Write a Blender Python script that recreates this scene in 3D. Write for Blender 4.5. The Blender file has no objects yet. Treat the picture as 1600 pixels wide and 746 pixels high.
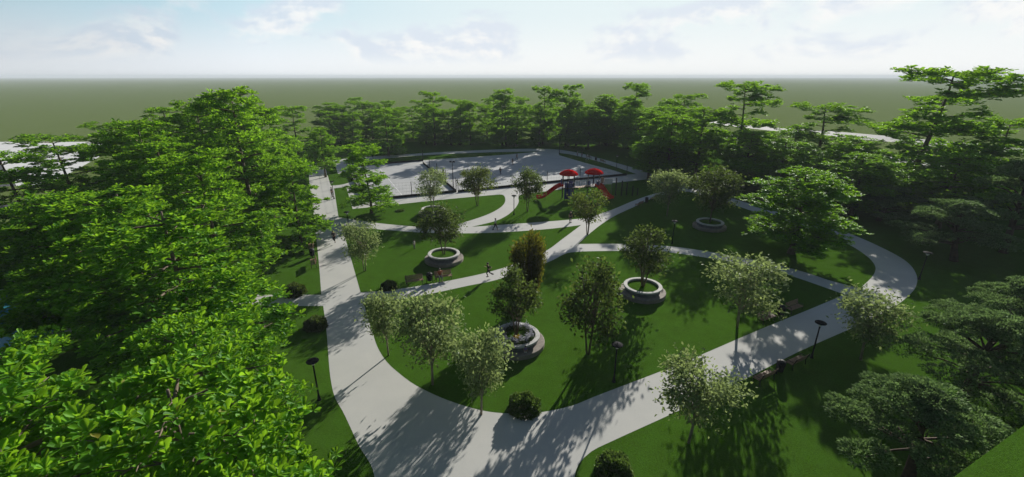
import bpy, bmesh, math, random
import numpy as np
from mathutils import Vector, Matrix
from mathutils.geometry import tessellate_polygon

R = math.radians
sc = bpy.context.scene
col = sc.collection
rng = np.random.default_rng(7)
random.seed(7)

# ------------------------------------------------------------------ camera
H = 20.0
F = 700.0
PITCH = math.atan((373 - 119.5) / F)
S_, C_ = math.sin(PITCH), math.cos(PITCH)


def G(px, py, z=0.0):
    """point of the plane at height z that the photo shows at px, py"""
    u, v = (px - 800) / F, (py - 373) / F
    t = (H - z) / (S_ + v * C_)
    return (u * t, t * (C_ - v * S_), z)


def HT(Y, py):
    """height of the point at distance Y that the photo shows on row py"""
    v = (py - 373) / F
    return H - Y * (S_ + v * C_) / (C_ - v * S_)


def XAT(px, Y, z):
    return (px - 800) / F * (Y * C_ + (H - z) * S_)


def depth(Y, z=0):
    return Y * C_ + (H - z) * S_


cam = bpy.data.cameras.new('camera')
cam.sensor_width = 36
cam.lens = 36 * F / 1600
cam.clip_start = 0.5
cam.clip_end = 30000
co = bpy.data.objects.new('camera', cam)
col.objects.link(co)
co.location = (0, 0, H)
co.rotation_euler = (math.pi / 2 - PITCH, 0, 0)
sc.camera = co

# ------------------------------------------------------------------ light
SUN_AZ, SUN_EL = R(25.5), R(17.8)
sv = Vector((math.sin(SUN_AZ) * math.cos(SUN_EL), math.cos(SUN_AZ) * math.cos(SUN_EL), math.sin(SUN_EL)))
sun = bpy.data.lights.new('sun', 'SUN')
sun.energy = 5.0
sun.angle = R(0.5)
sun.color = (1.0, 0.955, 0.87)
so = bpy.data.objects.new('sun', sun)
col.objects.link(so)
so.rotation_euler = (-sv).to_track_quat('-Z', 'Y').to_euler()
so.location = sv * 200

w = bpy.data.worlds.new('World')
sc.world = w
w.use_nodes = True
nt = w.node_tree
nt.nodes.clear()


class NB:
    """small helper to write node trees"""

    def __init__(self, tree):
        self.t = tree

    def n(self, typ, **kw):
        nd = self.t.nodes.new(typ)
        for k, v in kw.items():
            setattr(nd, k, v)
        return nd

    def link(self, a, b):
        self.t.links.new(a, b)

    def put(self, sock, v):
        if isinstance(v, bpy.types.NodeSocket):
            self.t.links.new(v, sock)
        elif v is not None:
            if hasattr(sock.default_value, '__len__') and len(sock.default_value) == 4 and len(v) == 3:
                v = (*v, 1)
            sock.default_value = v

    def math(self, op, a, b=None, c=None, clamp=False):
        nd = self.n('ShaderNodeMath', operation=op, use_clamp=clamp)
        self.put(nd.inputs[0], a)
        self.put(nd.inputs[1], b)
        if c is not None:
            self.put(nd.inputs[2], c)
        return nd.outputs[0]

    def ramp(self, v, lo, hi, smooth=True):
        nd = self.n('ShaderNodeMapRange', interpolation_type='SMOOTHSTEP' if smooth else 'LINEAR')
        self.put(nd.inputs[0], v)
        nd.inputs[1].default_value = lo
        nd.inputs[2].default_value = hi
        return nd.outputs[0]

    def mix(self, f, a, b, typ='MIX'):
        nd = self.n('ShaderNodeMix', data_type='RGBA', blend_type=typ)
        self.put(nd.inputs[0], f)
        self.put(nd.inputs[6], a)
        self.put(nd.inputs[7], b)
        return nd.outputs[2]

    def noise(self, vec, scale, detail=4, rough=0.55, dist=0.0):
        nd = self.n('ShaderNodeTexNoise')
        if vec is not None:
            self.put(nd.inputs['Vector'], vec)
        nd.inputs['Scale'].default_value = scale
        nd.inputs['Detail'].default_value = detail
        nd.inputs['Roughness'].default_value = rough
        nd.inputs['Distortion'].default_value = dist
        return nd.outputs[0]

    def mapping(self, vec, scale=(1, 1, 1), loc=(0, 0, 0), rot=(0, 0, 0)):
        nd = self.n('ShaderNodeMapping')
        self.put(nd.inputs[0], vec)
        nd.inputs[1].default_value = loc
        nd.inputs[2].default_value = rot
        nd.inputs[3].default_value = scale
        return nd.outputs[0]


b = NB(nt)
sky = b.n('ShaderNodeTexSky', sky_type='NISHITA', sun_disc=False)
sky.sun_elevation = SUN_EL
sky.sun_rotation = SUN_AZ
sky.altitude = 50
sky.air_density = 1.0
sky.dust_density = 1.0
sky.ozone_density = 1.0
bg_sky = b.n('ShaderNodeBackground')
b.link(sky.outputs[0], bg_sky.inputs[0])
bg_sky.inputs[1].default_value = 0.05
tc = b.n('ShaderNodeTexCoord')
gen = tc.outputs['Generated']
sep = b.n('ShaderNodeSeparateXYZ')
b.link(gen, sep.inputs[0])
zz = sep.outputs[2]
dot = b.n('ShaderNodeVectorMath', operation='DOT_PRODUCT')
b.link(gen, dot.inputs[0])
dot.inputs[1].default_value = (math.sin(SUN_AZ), math.cos(SUN_AZ), 0)
toward = dot.outputs['Value']
near_sun = b.ramp(toward, 0.45, 0.99)
hz = b.ramp(zz, 0.01, 0.13)
blue = b.mix(near_sun, (0.54, 0.76, 0.87), (0.82, 0.92, 0.94))
low = b.mix(near_sun, (0.88, 0.93, 0.98), (0.97, 0.985, 0.98))
base = b.mix(hz, low, blue)
# broken thin cloud near the horizon
m1 = b.mapping(gen, (3.0, 3.0, 5.4), (0.7, 0.3, 0.2))
c1 = b.noise(m1, 1.6, 7, 0.56, 0.25)
m2 = b.mapping(gen, (3.0, 3.0, 5.4), (0.73, 0.3, 0.27))
c2 = b.noise(m2, 1.6, 7, 0.56, 0.25)
cover = b.ramp(c1, 0.46, 0.57)
cover = b.math('MULTIPLY', cover, b.ramp(zz, 0.015, 0.05))
shade = b.ramp(b.math('SUBTRACT', c2, c1), -0.05, 0.06)
grey = b.mix(near_sun, (0.68, 0.77, 0.88), (0.76, 0.82, 0.91))
cl = b.mix(shade, grey, (1.0, 0.99, 0.975))
lowsky = b.mix(b.math('MULTIPLY', cover, 0.85), base, cl)
bg_low = b.n('ShaderNodeBackground')
b.link(lowsky, bg_low.inputs[0])
side = b.n('ShaderNodeMapRange')
b.link(toward, side.inputs[0])
side.inputs[1].default_value = -0.7
side.inputs[2].default_value = 0.6
side.inputs[3].default_value = 0.07
side.inputs[4].default_value = 0.645
LOWSKY = side
b.link(side.outputs[0], bg_low.inputs[1])
up = b.ramp(zz, 0.155, 0.34)
mxs = b.n('ShaderNodeMixShader')
b.link(up, mxs.inputs[0])
b.link(bg_low.outputs[0], mxs.inputs[1])
b.link(bg_sky.outputs[0], mxs.inputs[2])
wo = b.n('ShaderNodeOutputWorld')
b.link(mxs.outputs[0], wo.inputs[0])

sc.view_settings.view_transform = 'Standard'
sc.view_settings.look = 'None'
sc.view_settings.exposure = 0.62
sc.view_settings.gamma = 1
sc.view_settings.use_curve_mapping = False
sc.cycles.max_bounces = 6
sc.cycles.diffuse_bounces = 3
sc.cycles.transmission_bounces = 4
sc.cycles.transparent_max_bounces = 8
sc.cycles.volume_bounces = 0
sc.cycles.caustics_reflective = False
sc.cycles.caustics_refractive = False


# ------------------------------------------------------------------ materials
def new_mat(name):
    m = bpy.data.materials.new(name)
    m.use_nodes = True
    m.node_tree.nodes.clear()
    return m, NB(m.node_tree)


def pbr(name, c1, c2=None, scale=4.0, rough=0.7, metal=0.0, spec=0.4, bump=0.0, bscale=40, detail=5, lo=0.35, hi=0.65):
    m, b = new_mat(name)
    p = b.n('ShaderNodeBsdfPrincipled')
    o = b.n('ShaderNodeOutputMaterial')
    b.link(p.outputs[0], o.inputs[0])
    p.inputs['Roughness'].default_value = rough
    p.inputs['Metallic'].default_value = metal
    p.inputs['Specular IOR Level'].default_value = spec
    t = b.n('ShaderNodeTexCoord').outputs['Object']
    if c2 is not None:
        f = b.ramp(b.noise(t, scale, detail), lo, hi)
        b.link(b.mix(f, c1, c2), p.inputs['Base Color'])
    else:
        p.inputs['Base Color'].default_value = (*c1, 1)
    if bump:
        bp = b.n('ShaderNodeBump')
        bp.inputs['Strength'].default_value = bump
        bp.inputs['Distance'].default_value = 0.02
        b.link(b.noise(t, bscale, 4), bp.inputs['Height'])
        b.link(bp.outputs[0], p.inputs['Normal'])
    return m


def leaf_mat(name, dark, light, trans, tf=0.45, gloss=0.03, rough=0.45, old=None, oldp=0.0):
    """leaves: diffuse + light passing through the blade + a waxy sheen, each leaf its own tint"""
    m, b = new_mat(name)
    geo = b.n('ShaderNodeNewGeometry')
    rnd = geo.outputs['Random Per Island']
    colr = b.mix(rnd, dark, light)
    if old is not None:
        colr = b.mix(b.math('GREATER_THAN', rnd, 1 - oldp), colr, old)
    tcol = b.mix(rnd, tuple(0.65 * x for x in trans), trans)
    d = b.n('ShaderNodeBsdfDiffuse')
    b.link(colr, d.inputs[0])
    t = b.n('ShaderNodeBsdfTranslucent')
    b.link(tcol, t.inputs[0])
    mx = b.n('ShaderNodeMixShader')
    mx.inputs[0].default_value = tf
    b.link(d.outputs[0], mx.inputs[1])
    b.link(t.outputs[0], mx.inputs[2])
    g = b.n('ShaderNodeBsdfGlossy')
    g.inputs['Roughness'].default_value = rough
    g.inputs[0].default_value = (0.9, 0.95, 0.9, 1)
    mx2 = b.n('ShaderNodeMixShader')
    lw = b.n('ShaderNodeFresnel')
    lw.inputs[0].default_value = 1.42
    b.link(b.math('MULTIPLY', lw.outputs[0], gloss * 5, clamp=True), mx2.inputs[0])
    b.link(mx.outputs[0], mx2.inputs[1])
    b.link(g.outputs[0], mx2.inputs[2])
    o = b.n('ShaderNodeOutputMaterial')
    b.link(mx2.outputs[0], o.inputs[0])
    return m


def lawn_mat(name, ca, cb, cc, fine=True):
    m, b = new_mat(name)
    p = b.n('ShaderNodeBsdfPrincipled')
    o = b.n('ShaderNodeOutputMaterial')
    b.link(p.outputs[0], o.inputs[0])
    p.inputs['Roughness'].default_value = 0.95
    p.inputs['Specular IOR Level'].default_value = 0.0
    t = b.n('ShaderNodeTexCoord').outputs['Object']
    big = b.ramp(b.noise(t, 0.09, 4), 0.3, 0.7)
    mid = b.ramp(b.noise(t, 0.9, 6, 0.65), 0.28, 0.72)
    c = b.mix(big, ca, cb)
    c = b.mix(b.math('MULTIPLY', mid, 0.8), c, cc)
    fn = b.noise(t, 9.0, 5, 0.75)
    c = b.mix(b.math('MULTIPLY', b.ramp(fn, 0.42, 0.64), 0.42), c, tuple(1.7 * x for x in ca))
    fd = b.noise(b.mapping(t, (1, 1, 1), (31, 7, 0)), 14.0, 4, 0.7)
    c = b.mix(b.math('MULTIPLY', b.ramp(fd, 0.48, 0.66), 0.62), c, tuple(0.4 * x for x in ca))
    b.link(c, p.inputs['Base Color'])
    if not fine:
        return m
    bp = b.n('ShaderNodeBump')
    bp.inputs['Strength'].default_value = 0.6
    bp.inputs['Distance'].default_value = 0.05
    b.link(b.noise(t, 22.0, 4, 0.7), bp.inputs['Height'])
    b.link(bp.outputs[0], p.inputs['Normal'])
    return m


M = {}
M['lawn'] = lawn_mat('lawn_grass', (0.049, 0.118, 0.012), (0.063, 0.145, 0.015), (0.045, 0.092, 0.010))
M['field'] = lawn_mat('field_grass', (0.135, 0.185, 0.058), (0.152, 0.196, 0.066), (0.122, 0.172, 0.054), False)


def paving_mat(name, a, c, joints=True):
    m, b = new_mat(name)
    p = b.n('ShaderNodeBsdfPrincipled')
    o = b.n('ShaderNodeOutputMaterial')
    b.link(p.outputs[0], o.inputs[0])
    p.inputs['Roughness'].default_value = 0.9
    p.inputs['Specular IOR Level'].default_value = 0.15
    t = b.n('ShaderNodeTexCoord').outputs['Object']
    f = b.ramp(b.noise(t, 0.35, 6, 0.6), 0.3, 0.7)
    cc = b.mix(f, a, c)
    g = b.ramp(b.noise(t, 24, 3, 0.8), 0.35, 0.65)
    cc = b.mix(b.math('MULTIPLY', g, 0.25), cc, tuple(0.72 * x for x in a))
    sp = b.ramp(b.noise(t, 3.1, 6, 0.7), 0.60, 0.80)
    cc = b.mix(b.math('MULTIPLY', sp, 0.30), cc, tuple(0.6 * x for x in a))
    b.link(cc, p.inputs['Base Color'])
    bp = b.n('ShaderNodeBump')
    bp.inputs['Strength'].default_value = 0.25
    bp.inputs['Distance'].default_value = 0.01
    b.link(b.noise(t, 40, 3), bp.inputs['Height'])
    b.link(bp.outputs[0], p.inputs['Normal'])
    return m


M['paving'] = paving_mat('paving', (0.50, 0.50, 0.475), (0.545, 0.54, 0.51))
M['court'] = paving_mat('court_surface', (0.43, 0.44, 0.44), (0.50, 0.505, 0.50))
M['road'] = paving_mat('road_concrete', (0.30, 0.305, 0.30), (0.36, 0.365, 0.355))
M['yard'] = paving_mat('white_paving', (0.72, 0.72, 0.71), (0.80, 0.80, 0.78))
M['asphalt'] = paving_mat('asphalt', (0.09, 0.095, 0.10), (0.12, 0.125, 0.13))
M['line'] = pbr('white_line_paint', (0.80, 0.80, 0.78), (0.70, 0.70, 0.68), 3)
M['bark'] = pbr('bark', (0.10, 0.075, 0.05), (0.17, 0.13, 0.095), 3, 0.9, bump=0.8, bscale=14)
M['palebark'] = pbr('pale_bark', (0.20, 0.165, 0.125), (0.30, 0.255, 0.20), 4, 0.9, bump=0.6, bscale=18)
M['redbark'] = pbr('cedar_bark', (0.045, 0.026, 0.017), (0.085, 0.050, 0.033), 3, 0.9, bump=0.8, bscale=12)
M['almond'] = leaf_mat('broad_leaf', (0.028, 0.115, 0.008), (0.135, 0.33, 0.016), (0.42, 0.80, 0.03), 0.42, 0.03, 0.5, (0.16, 0.15, 0.02), 0.015)
M['small'] = leaf_mat('grey_green_leaf', (0.115, 0.180, 0.060), (0.25, 0.32, 0.14), (0.34, 0.44, 0.14), 0.40, 0.012, 0.5)
M['olive'] = leaf_mat('olive_leaf', (0.040, 0.066, 0.016), (0.105, 0.150, 0.03), (0.19, 0.26, 0.035), 0.40, 0.012, 0.5, (0.20, 0.19, 0.04), 0.1)
M['darkleaf'] = leaf_mat('dark_leaf', (0.030, 0.055, 0.016), (0.075, 0.115, 0.03), (0.14, 0.21, 0.035), 0.40, 0.012, 0.5)
M['bronze'] = leaf_mat('bronze_leaf', (0.030, 0.030, 0.008), (0.085, 0.082, 0.016), (0.20, 0.20, 0.018), 0.42, 0.012, 0.5)
M['bushleaf'] = leaf_mat('bush_leaf', (0.040, 0.085, 0.015), (0.085, 0.155, 0.03), (0.17, 0.28, 0.045), 0.35, 0.02, 0.45)
M['cedar'] = leaf_mat('cedar_needles', (0.022, 0.065, 0.014), (0.24, 0.36, 0.13), (0.25, 0.40, 0.12), 0.28, 0.012, 0.5)
M['concrete'] = pbr('planter_concrete', (0.40, 0.40, 0.385), (0.52, 0.515, 0.49), 2.5, 0.85, bump=0.3, bscale=30)
M['stonering'] = pbr('planter_seat_stone', (0.19, 0.165, 0.14), (0.26, 0.225, 0.19), 3, 0.85, bump=0.3, bscale=26)
M['planterwall'] = pbr('planter_grey_wall', (0.10, 0.105, 0.115), (0.16, 0.165, 0.17), 2.2, 0.85, bump=0.4, bscale=20)
M['black'] = pbr('black_metal', (0.012, 0.013, 0.015), (0.024, 0.025, 0.028), 8, 0.8, 0.0, 0.03)
M['iron'] = pbr('dark_iron', (0.02, 0.02, 0.022), (0.035, 0.034, 0.034), 8, 0.7, 0.0, 0.25)
M['glass'] = pbr('opal_glass', (0.75, 0.75, 0.73), (0.66, 0.66, 0.64), 5, 0.25)
M['wood'] = pbr('bench_wood', (0.20, 0.115, 0.065), (0.31, 0.20, 0.12), 9, 0.65, bump=0.3, bscale=40)
M['redplastic'] = pbr('red_plastic', (0.58, 0.010, 0.009), (0.50, 0.008, 0.008), 2, 0.8, 0, 0.0)
M['orangeplastic'] = pbr('orange_red_plastic', (0.62, 0.045, 0.012), (0.55, 0.035, 0.010), 2, 0.8, 0, 0.02)
M['blueplastic'] = pbr('blue_plastic', (0.012, 0.03, 0.21), (0.01, 0.022, 0.16), 2, 0.4, 0, 0.5)
M['whiteplastic'] = pbr('white_panel', (0.72, 0.72, 0.68), (0.62, 0.62, 0.58), 3, 0.5)
M['post'] = pbr('playground_post', (0.10, 0.10, 0.08), (0.16, 0.16, 0.13), 5, 0.5, 0.1)
M['rope'] = pbr('dark_rope', (0.03, 0.03, 0.03), (0.05, 0.045, 0.04), 9, 0.9)
M['tan'] = pbr('tan_panel', (0.34, 0.23, 0.15), (0.42, 0.29, 0.19), 3, 0.7)
M['water'] = pbr('pool_water', (0.04, 0.24, 0.30), (0.06, 0.30, 0.36), 1.5, 0.08, 0, 0.5, 0.15, 6)
M['foam'] = pbr('fountain_foam', (0.75, 0.82, 0.85), (0.6, 0.7, 0.75), 6, 0.4)
M['skin'] = pbr('skin', (0.42, 0.25, 0.17), (0.46, 0.28, 0.19), 6, 0.6)
M['hair'] = pbr('hair', (0.02, 0.015, 0.012), (0.04, 0.028, 0.02), 12, 0.6)
M['lavender'] = leaf_mat('lavender_bloom', (0.34, 0.33, 0.44), (0.72, 0.72, 0.76), (0.3, 0.3, 0.36), 0.3, 0.02)
M['yellowbloom'] = leaf_mat('yellow_bloom', (0.40, 0.27, 0.02), (0.62, 0.44, 0.05), (0.4, 0.3, 0.02), 0.3, 0.02)
M['stem'] = leaf_mat('plant_stem', (0.045, 0.09, 0.03), (0.09, 0.14, 0.06), (0.1, 0.16, 0.05), 0.3, 0.04)


def cloth(name, c):
    if name not in M:
        M[name] = pbr('cloth_' + name, c, tuple(0.75 * x for x in c), 14, 0.9)
    return M[name]


cloth('black', (0.015, 0.015, 0.018))
cloth('charcoal', (0.03, 0.03, 0.035))
cloth('white', (0.72, 0.72, 0.72))
cloth('orange', (0.50, 0.14, 0.06))
cloth('purple', (0.20, 0.13, 0.36))
cloth('navy', (0.02, 0.028, 0.07))
cloth('grey', (0.25, 0.25, 0.26))
cloth('brown', (0.09, 0.05, 0.03))


# ------------------------------------------------------------------ mesh helpers
class MB:
    """collects shapes and links them as ONE mesh object"""

    def __init__(self):
        self.v, self.f = [], []

    def add(self, vs, fs):
        k = len(self.v)
        self.v += [tuple(p) for p in vs]
        self.f += [tuple(i + k for i in q) for q in fs]

    def box(self, c, s, rz=0.0, tilt=0.0, bev=0.0):
        x, y, z = (q / 2 for q in s)
        mt = Matrix.Translation(c) @ Matrix.Rotation(rz, 4, 'Z') @ Matrix.Rotation(tilt, 4, 'X')
        if bev <= 0:
            vs = [mt @ Vector((a * x, b_ * y, e * z)) for a in (-1, 1) for b_ in (-1, 1) for e in (-1, 1)]
            self.add(vs, [(0, 1, 3, 2), (4, 6, 7, 5), (0, 4, 5, 1), (2, 3, 7, 6), (0, 2, 6, 4), (1, 5, 7, 3)])
        else:
            bm = bmesh.new()
            bmesh.ops.create_cube(bm, size=1)
            bmesh.ops.scale(bm, vec=s, verts=bm.verts)
            bmesh.ops.bevel(bm, geom=bm.edges[:], offset=bev, segments=2, affect='EDGES', profile=0.5)
            bm.verts.index_update()
            self.add([mt @ q.co for q in bm.verts], [[q.index for q in fc.verts] for fc in bm.faces])
            bm.free()

    def tube(self, pts, rad, n=8, cap=True):
        pts = [Vector(p) for p in pts]
        rings = []
        for i, p in enumerate(pts):
            a = pts[max(0, i - 1)]
            c = pts[min(len(pts) - 1, i + 1)]
            d = (c - a).normalized()
            up = Vector((0, 0, 1)) if abs(d.z) < 0.9 else Vector((1, 0, 0))
            s = d.cross(up).normalized()
            t = s.cross(d)
            r = rad[i] if hasattr(rad, '__len__') else rad
            rings.append([p + (s * math.cos(q) + t * math.sin(q)) * r for q in [2 * math.pi * j / n for j in range(n)]])
        vs = [q for r_ in rings for q in r_]
        fs = []
        for i in range(len(pts) - 1):
            for j in range(n):
                k = (j + 1) % n
                fs.append((i * n + j, i * n + k, (i + 1) * n + k, (i + 1) * n + j))
        if cap:
            fs.append(tuple(range(n - 1, -1, -1)))
            fs.append(tuple((len(pts) - 1) * n + j for j in range(n)))
        self.add(vs, fs)

    def lathe(self, prof, n=32, c=(0, 0, 0), closed=False, a0=0, sx=1.0, cap=True):
        """prof: list of (r, z)"""
        vs = []
        for r, z in prof:
            for j in range(n):
                q = a0 + 2 * math.pi * j / n
                vs.append((c[0] + r * math.cos(q) * sx, c[1] + r * math.sin(q), c[2] + z))
        fs = []
        m = len(prof)
        for i in range(m if closed else m - 1):
            k = (i + 1) % m
            for j in range(n):
                l = (j + 1) % n
                fs.append((i * n + j, i * n + l, k * n + l, k * n + j))
        if not closed and cap:
            if prof[0][0] > 1e-6:
                fs.append(tuple(range(n - 1, -1, -1)))
            if prof[-1][0] > 1e-6:
                fs.append(tuple((m - 1) * n + j for j in range(n)))
        self.add(vs, fs)

    def mesh(self, name, mat, smooth=False):
        me = bpy.data.meshes.new(name)
        me.from_pydata(self.v, [], self.f)
        me.validate()
        me.materials.append(mat)
        if smooth:
            me.polygons.foreach_set('use_smooth', [True] * len(me.polygons))
        me.update()
        return me

    def build(self, name, mat, parent=None, smooth=False):
        return link(name, self.mesh(name, mat, smooth), parent)


def link(name, me, parent=None):
    o = bpy.data.objects.new(name, me)
    col.objects.link(o)
    if parent is not None:
        o.parent = parent
    return o


def tag(o, label=None, cat=None, group=None, kind=None):
    for k, v in (('label', label), ('category', cat), ('group', group), ('kind', kind)):
        if v:
            o[k] = v
        elif k in o:
            del o[k]
    return o


def empty(name, loc=(0, 0, 0), rz=0.0):
    o = bpy.data.objects.new(name, None)
    col.objects.link(o)
    o.location = loc
    o.rotation_euler = (0, 0, rz)
    o.empty_display_size = 0.3
    return o


def copy_tree(o, parent=None):
    c = o.copy()
    col.objects.link(c)
    if parent is not None:
        c.parent = parent
    for ch in list(o.children):
        copy_tree(ch, c)
    return c


USED = set()


def put(proto, loc, rz=0.0, scale=(1, 1, 1), label=None, cat=None, group=None):
    """first call uses the prototype itself, later calls copy it with all its parts"""
    if proto.name in USED:
        o = copy_tree(proto)
    else:
        o = proto
        USED.add(proto.name)
    o.location = loc
    o.rotation_euler = (0, 0, rz)
    o.scale = scale if hasattr(scale, '__len__') else (scale,) * 3
    tag(o, label, cat, group)
    return o


# ------------------------------------------------------------------ ground, lawns and paths
def smooth_poly(pts, step=0.5):
    """closed outline; a third value of 1 marks a sharp corner, the rest is a smooth curve"""
    n = len(pts)
    P = [Vector((p[0], p[1], 0)) for p in pts]
    sharp = [len(p) > 2 and p[2] == 1 for p in pts]
    out = []
    for i in range(n):
        p1, p2 = P[i], P[(i + 1) % n]
        p0 = p1 - (p2 - p1) * 0.3 if sharp[i] else P[i - 1]
        p3 = p2 + (p2 - p1) * 0.3 if sharp[(i + 1) % n] else P[(i + 2) % n]
        k = max(1, min(24, int((p2 - p1).length / step)))

        def tj(a, c):
            return max(1e-4, (c - a).length) ** 0.5
        t1 = tj(p0, p1)
        t2 = t1 + tj(p1, p2)
        t3 = t2 + tj(p2, p3)
        for s in range(k):
            t = t1 + (t2 - t1) * s / k
            A1 = p0 * ((t1 - t) / t1) + p1 * (t / t1)
            A2 = p1 * ((t2 - t) / (t2 - t1)) + p2 * ((t - t1) / (t2 - t1))
            A3 = p2 * ((t3 - t) / (t3 - t2)) + p3 * ((t - t2) / (t3 - t2))
            B1 = A1 * ((t2 - t) / t2) + A2 * (t / t2)
            B2 = A2 * ((t3 - t) / (t3 - t1)) + A3 * ((t - t1) / (t3 - t1))
            out.append(B1 * ((t2 - t) / (t2 - t1)) + B2 * ((t - t1) / (t2 - t1)))
    return out


def sheet(name, pts, z, mat, world=False, kind='structure'):
    P = [(*((p[0], p[1]) if world else G(p[0], p[1])[:2]), *p[2:]) for p in pts]
    ol = smooth_poly(P)
    tri = tessellate_polygon([ol])
    vs = [(p.x, p.y, z) for p in ol]
    fs = []
    for t in tri:
        a, c, d = (ol[i] for i in t)
        fs.append(t if (c - a).cross(d - a).z > 0 else t[::-1])
    me = bpy.data.meshes.new(name)
    me.from_pydata(vs, [], fs)
    me.materials.append(mat)
    me.update()
    return tag(link(name, me), kind=kind)


gd = MB()
gd.lathe([(0.0, 0), (60, 0), (400, 0), (2500, 0), (8000, 0)], 96, cap=False)
go = tag(gd.build('ground', M['field']), kind='structure')
c = 1
sheet('lawn', [(-72, -25, c), (110, -25, c), (96, 60, c), (60, 140, c), (-72, 150, c)], 0.004, M['lawn'], True)

OUT = [(560, 860, c), (585, 745), (560, 695), (535, 642), (524, 623), (517, 595), (510, 516), (505, 478.5, c),
       (443, 478.5), (300, 479, c), (300, 461, c), (443, 461), (502, 461, c), (499, 420), (491.6, 347), (487, 311), (483.4, 284),
       (482, 258, c), (500, 253), (540, 248.5), (584, 244.8), (670, 239.2), (760, 234.6), (810, 233), (845, 233), (873, 234.2), (907, 240),
       (934, 247), (974, 258), (1003, 266.5), (1035, 277.5), (1070, 287.5), (1100, 297.5), (1146, 311), (1200, 327), (1260, 344), (1321, 363), (1371, 384),
       (1415, 408), (1432, 430), (1431, 448), (1422, 460), (1400, 478), (1365, 497), (1329, 514), (1250, 549), (1171, 589), (1050, 647),
       (957, 689.5), (924, 706), (904, 726), (897, 750), (893, 860, c)]
sheet('path', OUT, 0.008, M['paving'])
LAWNS = [
    # round the court planter
    [(522, 295, c), (541, 292, c), (551, 327, c), (600, 322), (680, 313.5), (770, 305.2), (784, 304.5), (789.5, 311), (785, 322), (763, 335), (724, 348),
     (700, 354), (664, 355), (600, 350), (565, 345.5), (529, 340, c)],
    # playground lawn
    [(737, 354.8, c), (773, 346), (789, 339), (803, 328), (810.5, 316), (810, 309), (812, 305, c), (900, 293), (969, 285), (1011, 280.6, c), (1040, 291), (1056, 297, c),
     (1023, 303), (990, 314), (951, 330), (912, 341.5, c), (880, 344.5), (800, 350.5)],
    # middle lawn with the low round planter
    [(534, 352.5, c), (565, 356), (600, 359.5), (665, 364), (728, 365), (780, 363.5), (859, 358), (908, 352, c), (880, 373), (852, 393), (815, 409), (763, 425.6), (711, 437),
     (681, 442.6), (617, 452.7), (563.5, 457.5, c)],
    # big lawn with the flowering planter
    [(568.5, 475, c), (572.5, 490), (580.5, 514), (590.6, 544), (604.7, 566), (620, 580.5), (650, 602.5), (700, 626), (750, 641), (775, 645), (800, 646.5), (848, 644),
     (893, 634.5), (932, 619), (1059, 570), (1182, 517.5), (1269, 482), (1320, 460.6, c), (1212, 424.5), (1100, 402.5), (1035, 394), (961, 392.5), (900, 394), (886, 396), (860, 408.5),
     (815, 425), (771, 439), (731, 447), (680, 458), (629, 467)],
    # lawn inside the right loop
    [(903, 381.6, c), (923, 364), (941, 350), (962, 337), (991, 323.5), (1025, 308), (1050, 302), (1075, 299.6, c), (1097, 306), (1145, 320), (1178, 331), (1225, 346), (1270, 362), (1321, 380),
     (1351, 398), (1363, 409), (1368, 419), (1364, 431), (1344, 451, c), (1300, 439.7), (1260, 426.6), (1206, 412.5), (1100, 392.5), (1049, 385.5), (971, 381.5)],
    # strip behind the court
    [(540, 255.5, c), (600, 248.2), (660, 243), (760, 238.5), (849, 236.8, c), (770, 243.5), (660, 250.8), (560, 258, c)],
    # corner left of the court
    [(508, 262, c), (524, 258.5, c), (528, 272, c), (552, 270.5, c), (557, 282, c), (533, 289), (517, 290.5, c)],
    # strip right of the court
    [(873, 239.2, c), (894, 242.3), (940, 254.3), (995, 272.5, c), (978, 273.4, c), (960, 267), (920, 256.5), (874, 243, c)],
]
for i, L in enumerate(LAWNS):
    sheet('lawn', L, 0.012, M['lawn'])
sheet('court_floor', [(569, 314, c), (714, 300, c), (661, 256.5, c), (543, 265, c)], 0.016, M['court'])
sheet('court_floor', [(716, 299.5, c), (972, 275, c), (876, 244.5, c), (770, 245, c), (663, 252, c)], 0.016, M['court'])


def strip(name, a, d, width, z, mat):
    a, d = Vector(a), Vector(d)
    n = (d - a).normalized()
    s = Vector((-n.y, n.x, 0)) * width / 2
    mb = MB()
    mb.add([(p.x, p.y, z) for p in (a - s, d - s, d + s, a + s)], [(0, 1, 2, 3)])
    return tag(mb.build(name, mat), kind='structure')


strip('court_line', G(640, 267), G(662, 283), 0.14, 0.020, M['line'])
strip('court_line', G(630, 307.5), G(592, 262), 0.10, 0.020, M['line'])

# roads beyond the trees
sheet('road', [(1040, 209), (1106, 217), (1200, 225.5), (1257, 236), (1390, 254), (1534, 277), (1640, 296, c), (1640, 284, c), (1534, 266), (1390, 244.5), (1257, 228.5), (1200, 219.5), (1106, 211.5), (1040, 204, c)],
      0.008, M['road'])
sheet('road', [(1060, 188, c), (1205, 204.5), (1280, 212), (1380, 221), (1500, 233), (1660, 248, c), (1660, 239, c), (1545, 227.5), (1400, 214), (1313, 206.5), (1205, 198.5), (1060, 184, c)], 0.008, M['road'])
sheet('yard', [(-60, 222, c), (165, 222, c), (165, 240, c), (75, 290, c), (26, 291, c), (-4, 246, c), (-60, 246, c)], 0.008, M['yard'])
sheet('road', [(-80, 246, c), (-5, 246, c), (25, 291, c), (-80, 296, c)], 0.008, M['asphalt'])
sheet('road', [(-60, 338), (0, 322), (50, 310.5), (110, 304, c), (112, 309, c), (58, 317), (0, 332), (-60, 350, c)], 0.008, M['asphalt'])

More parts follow.
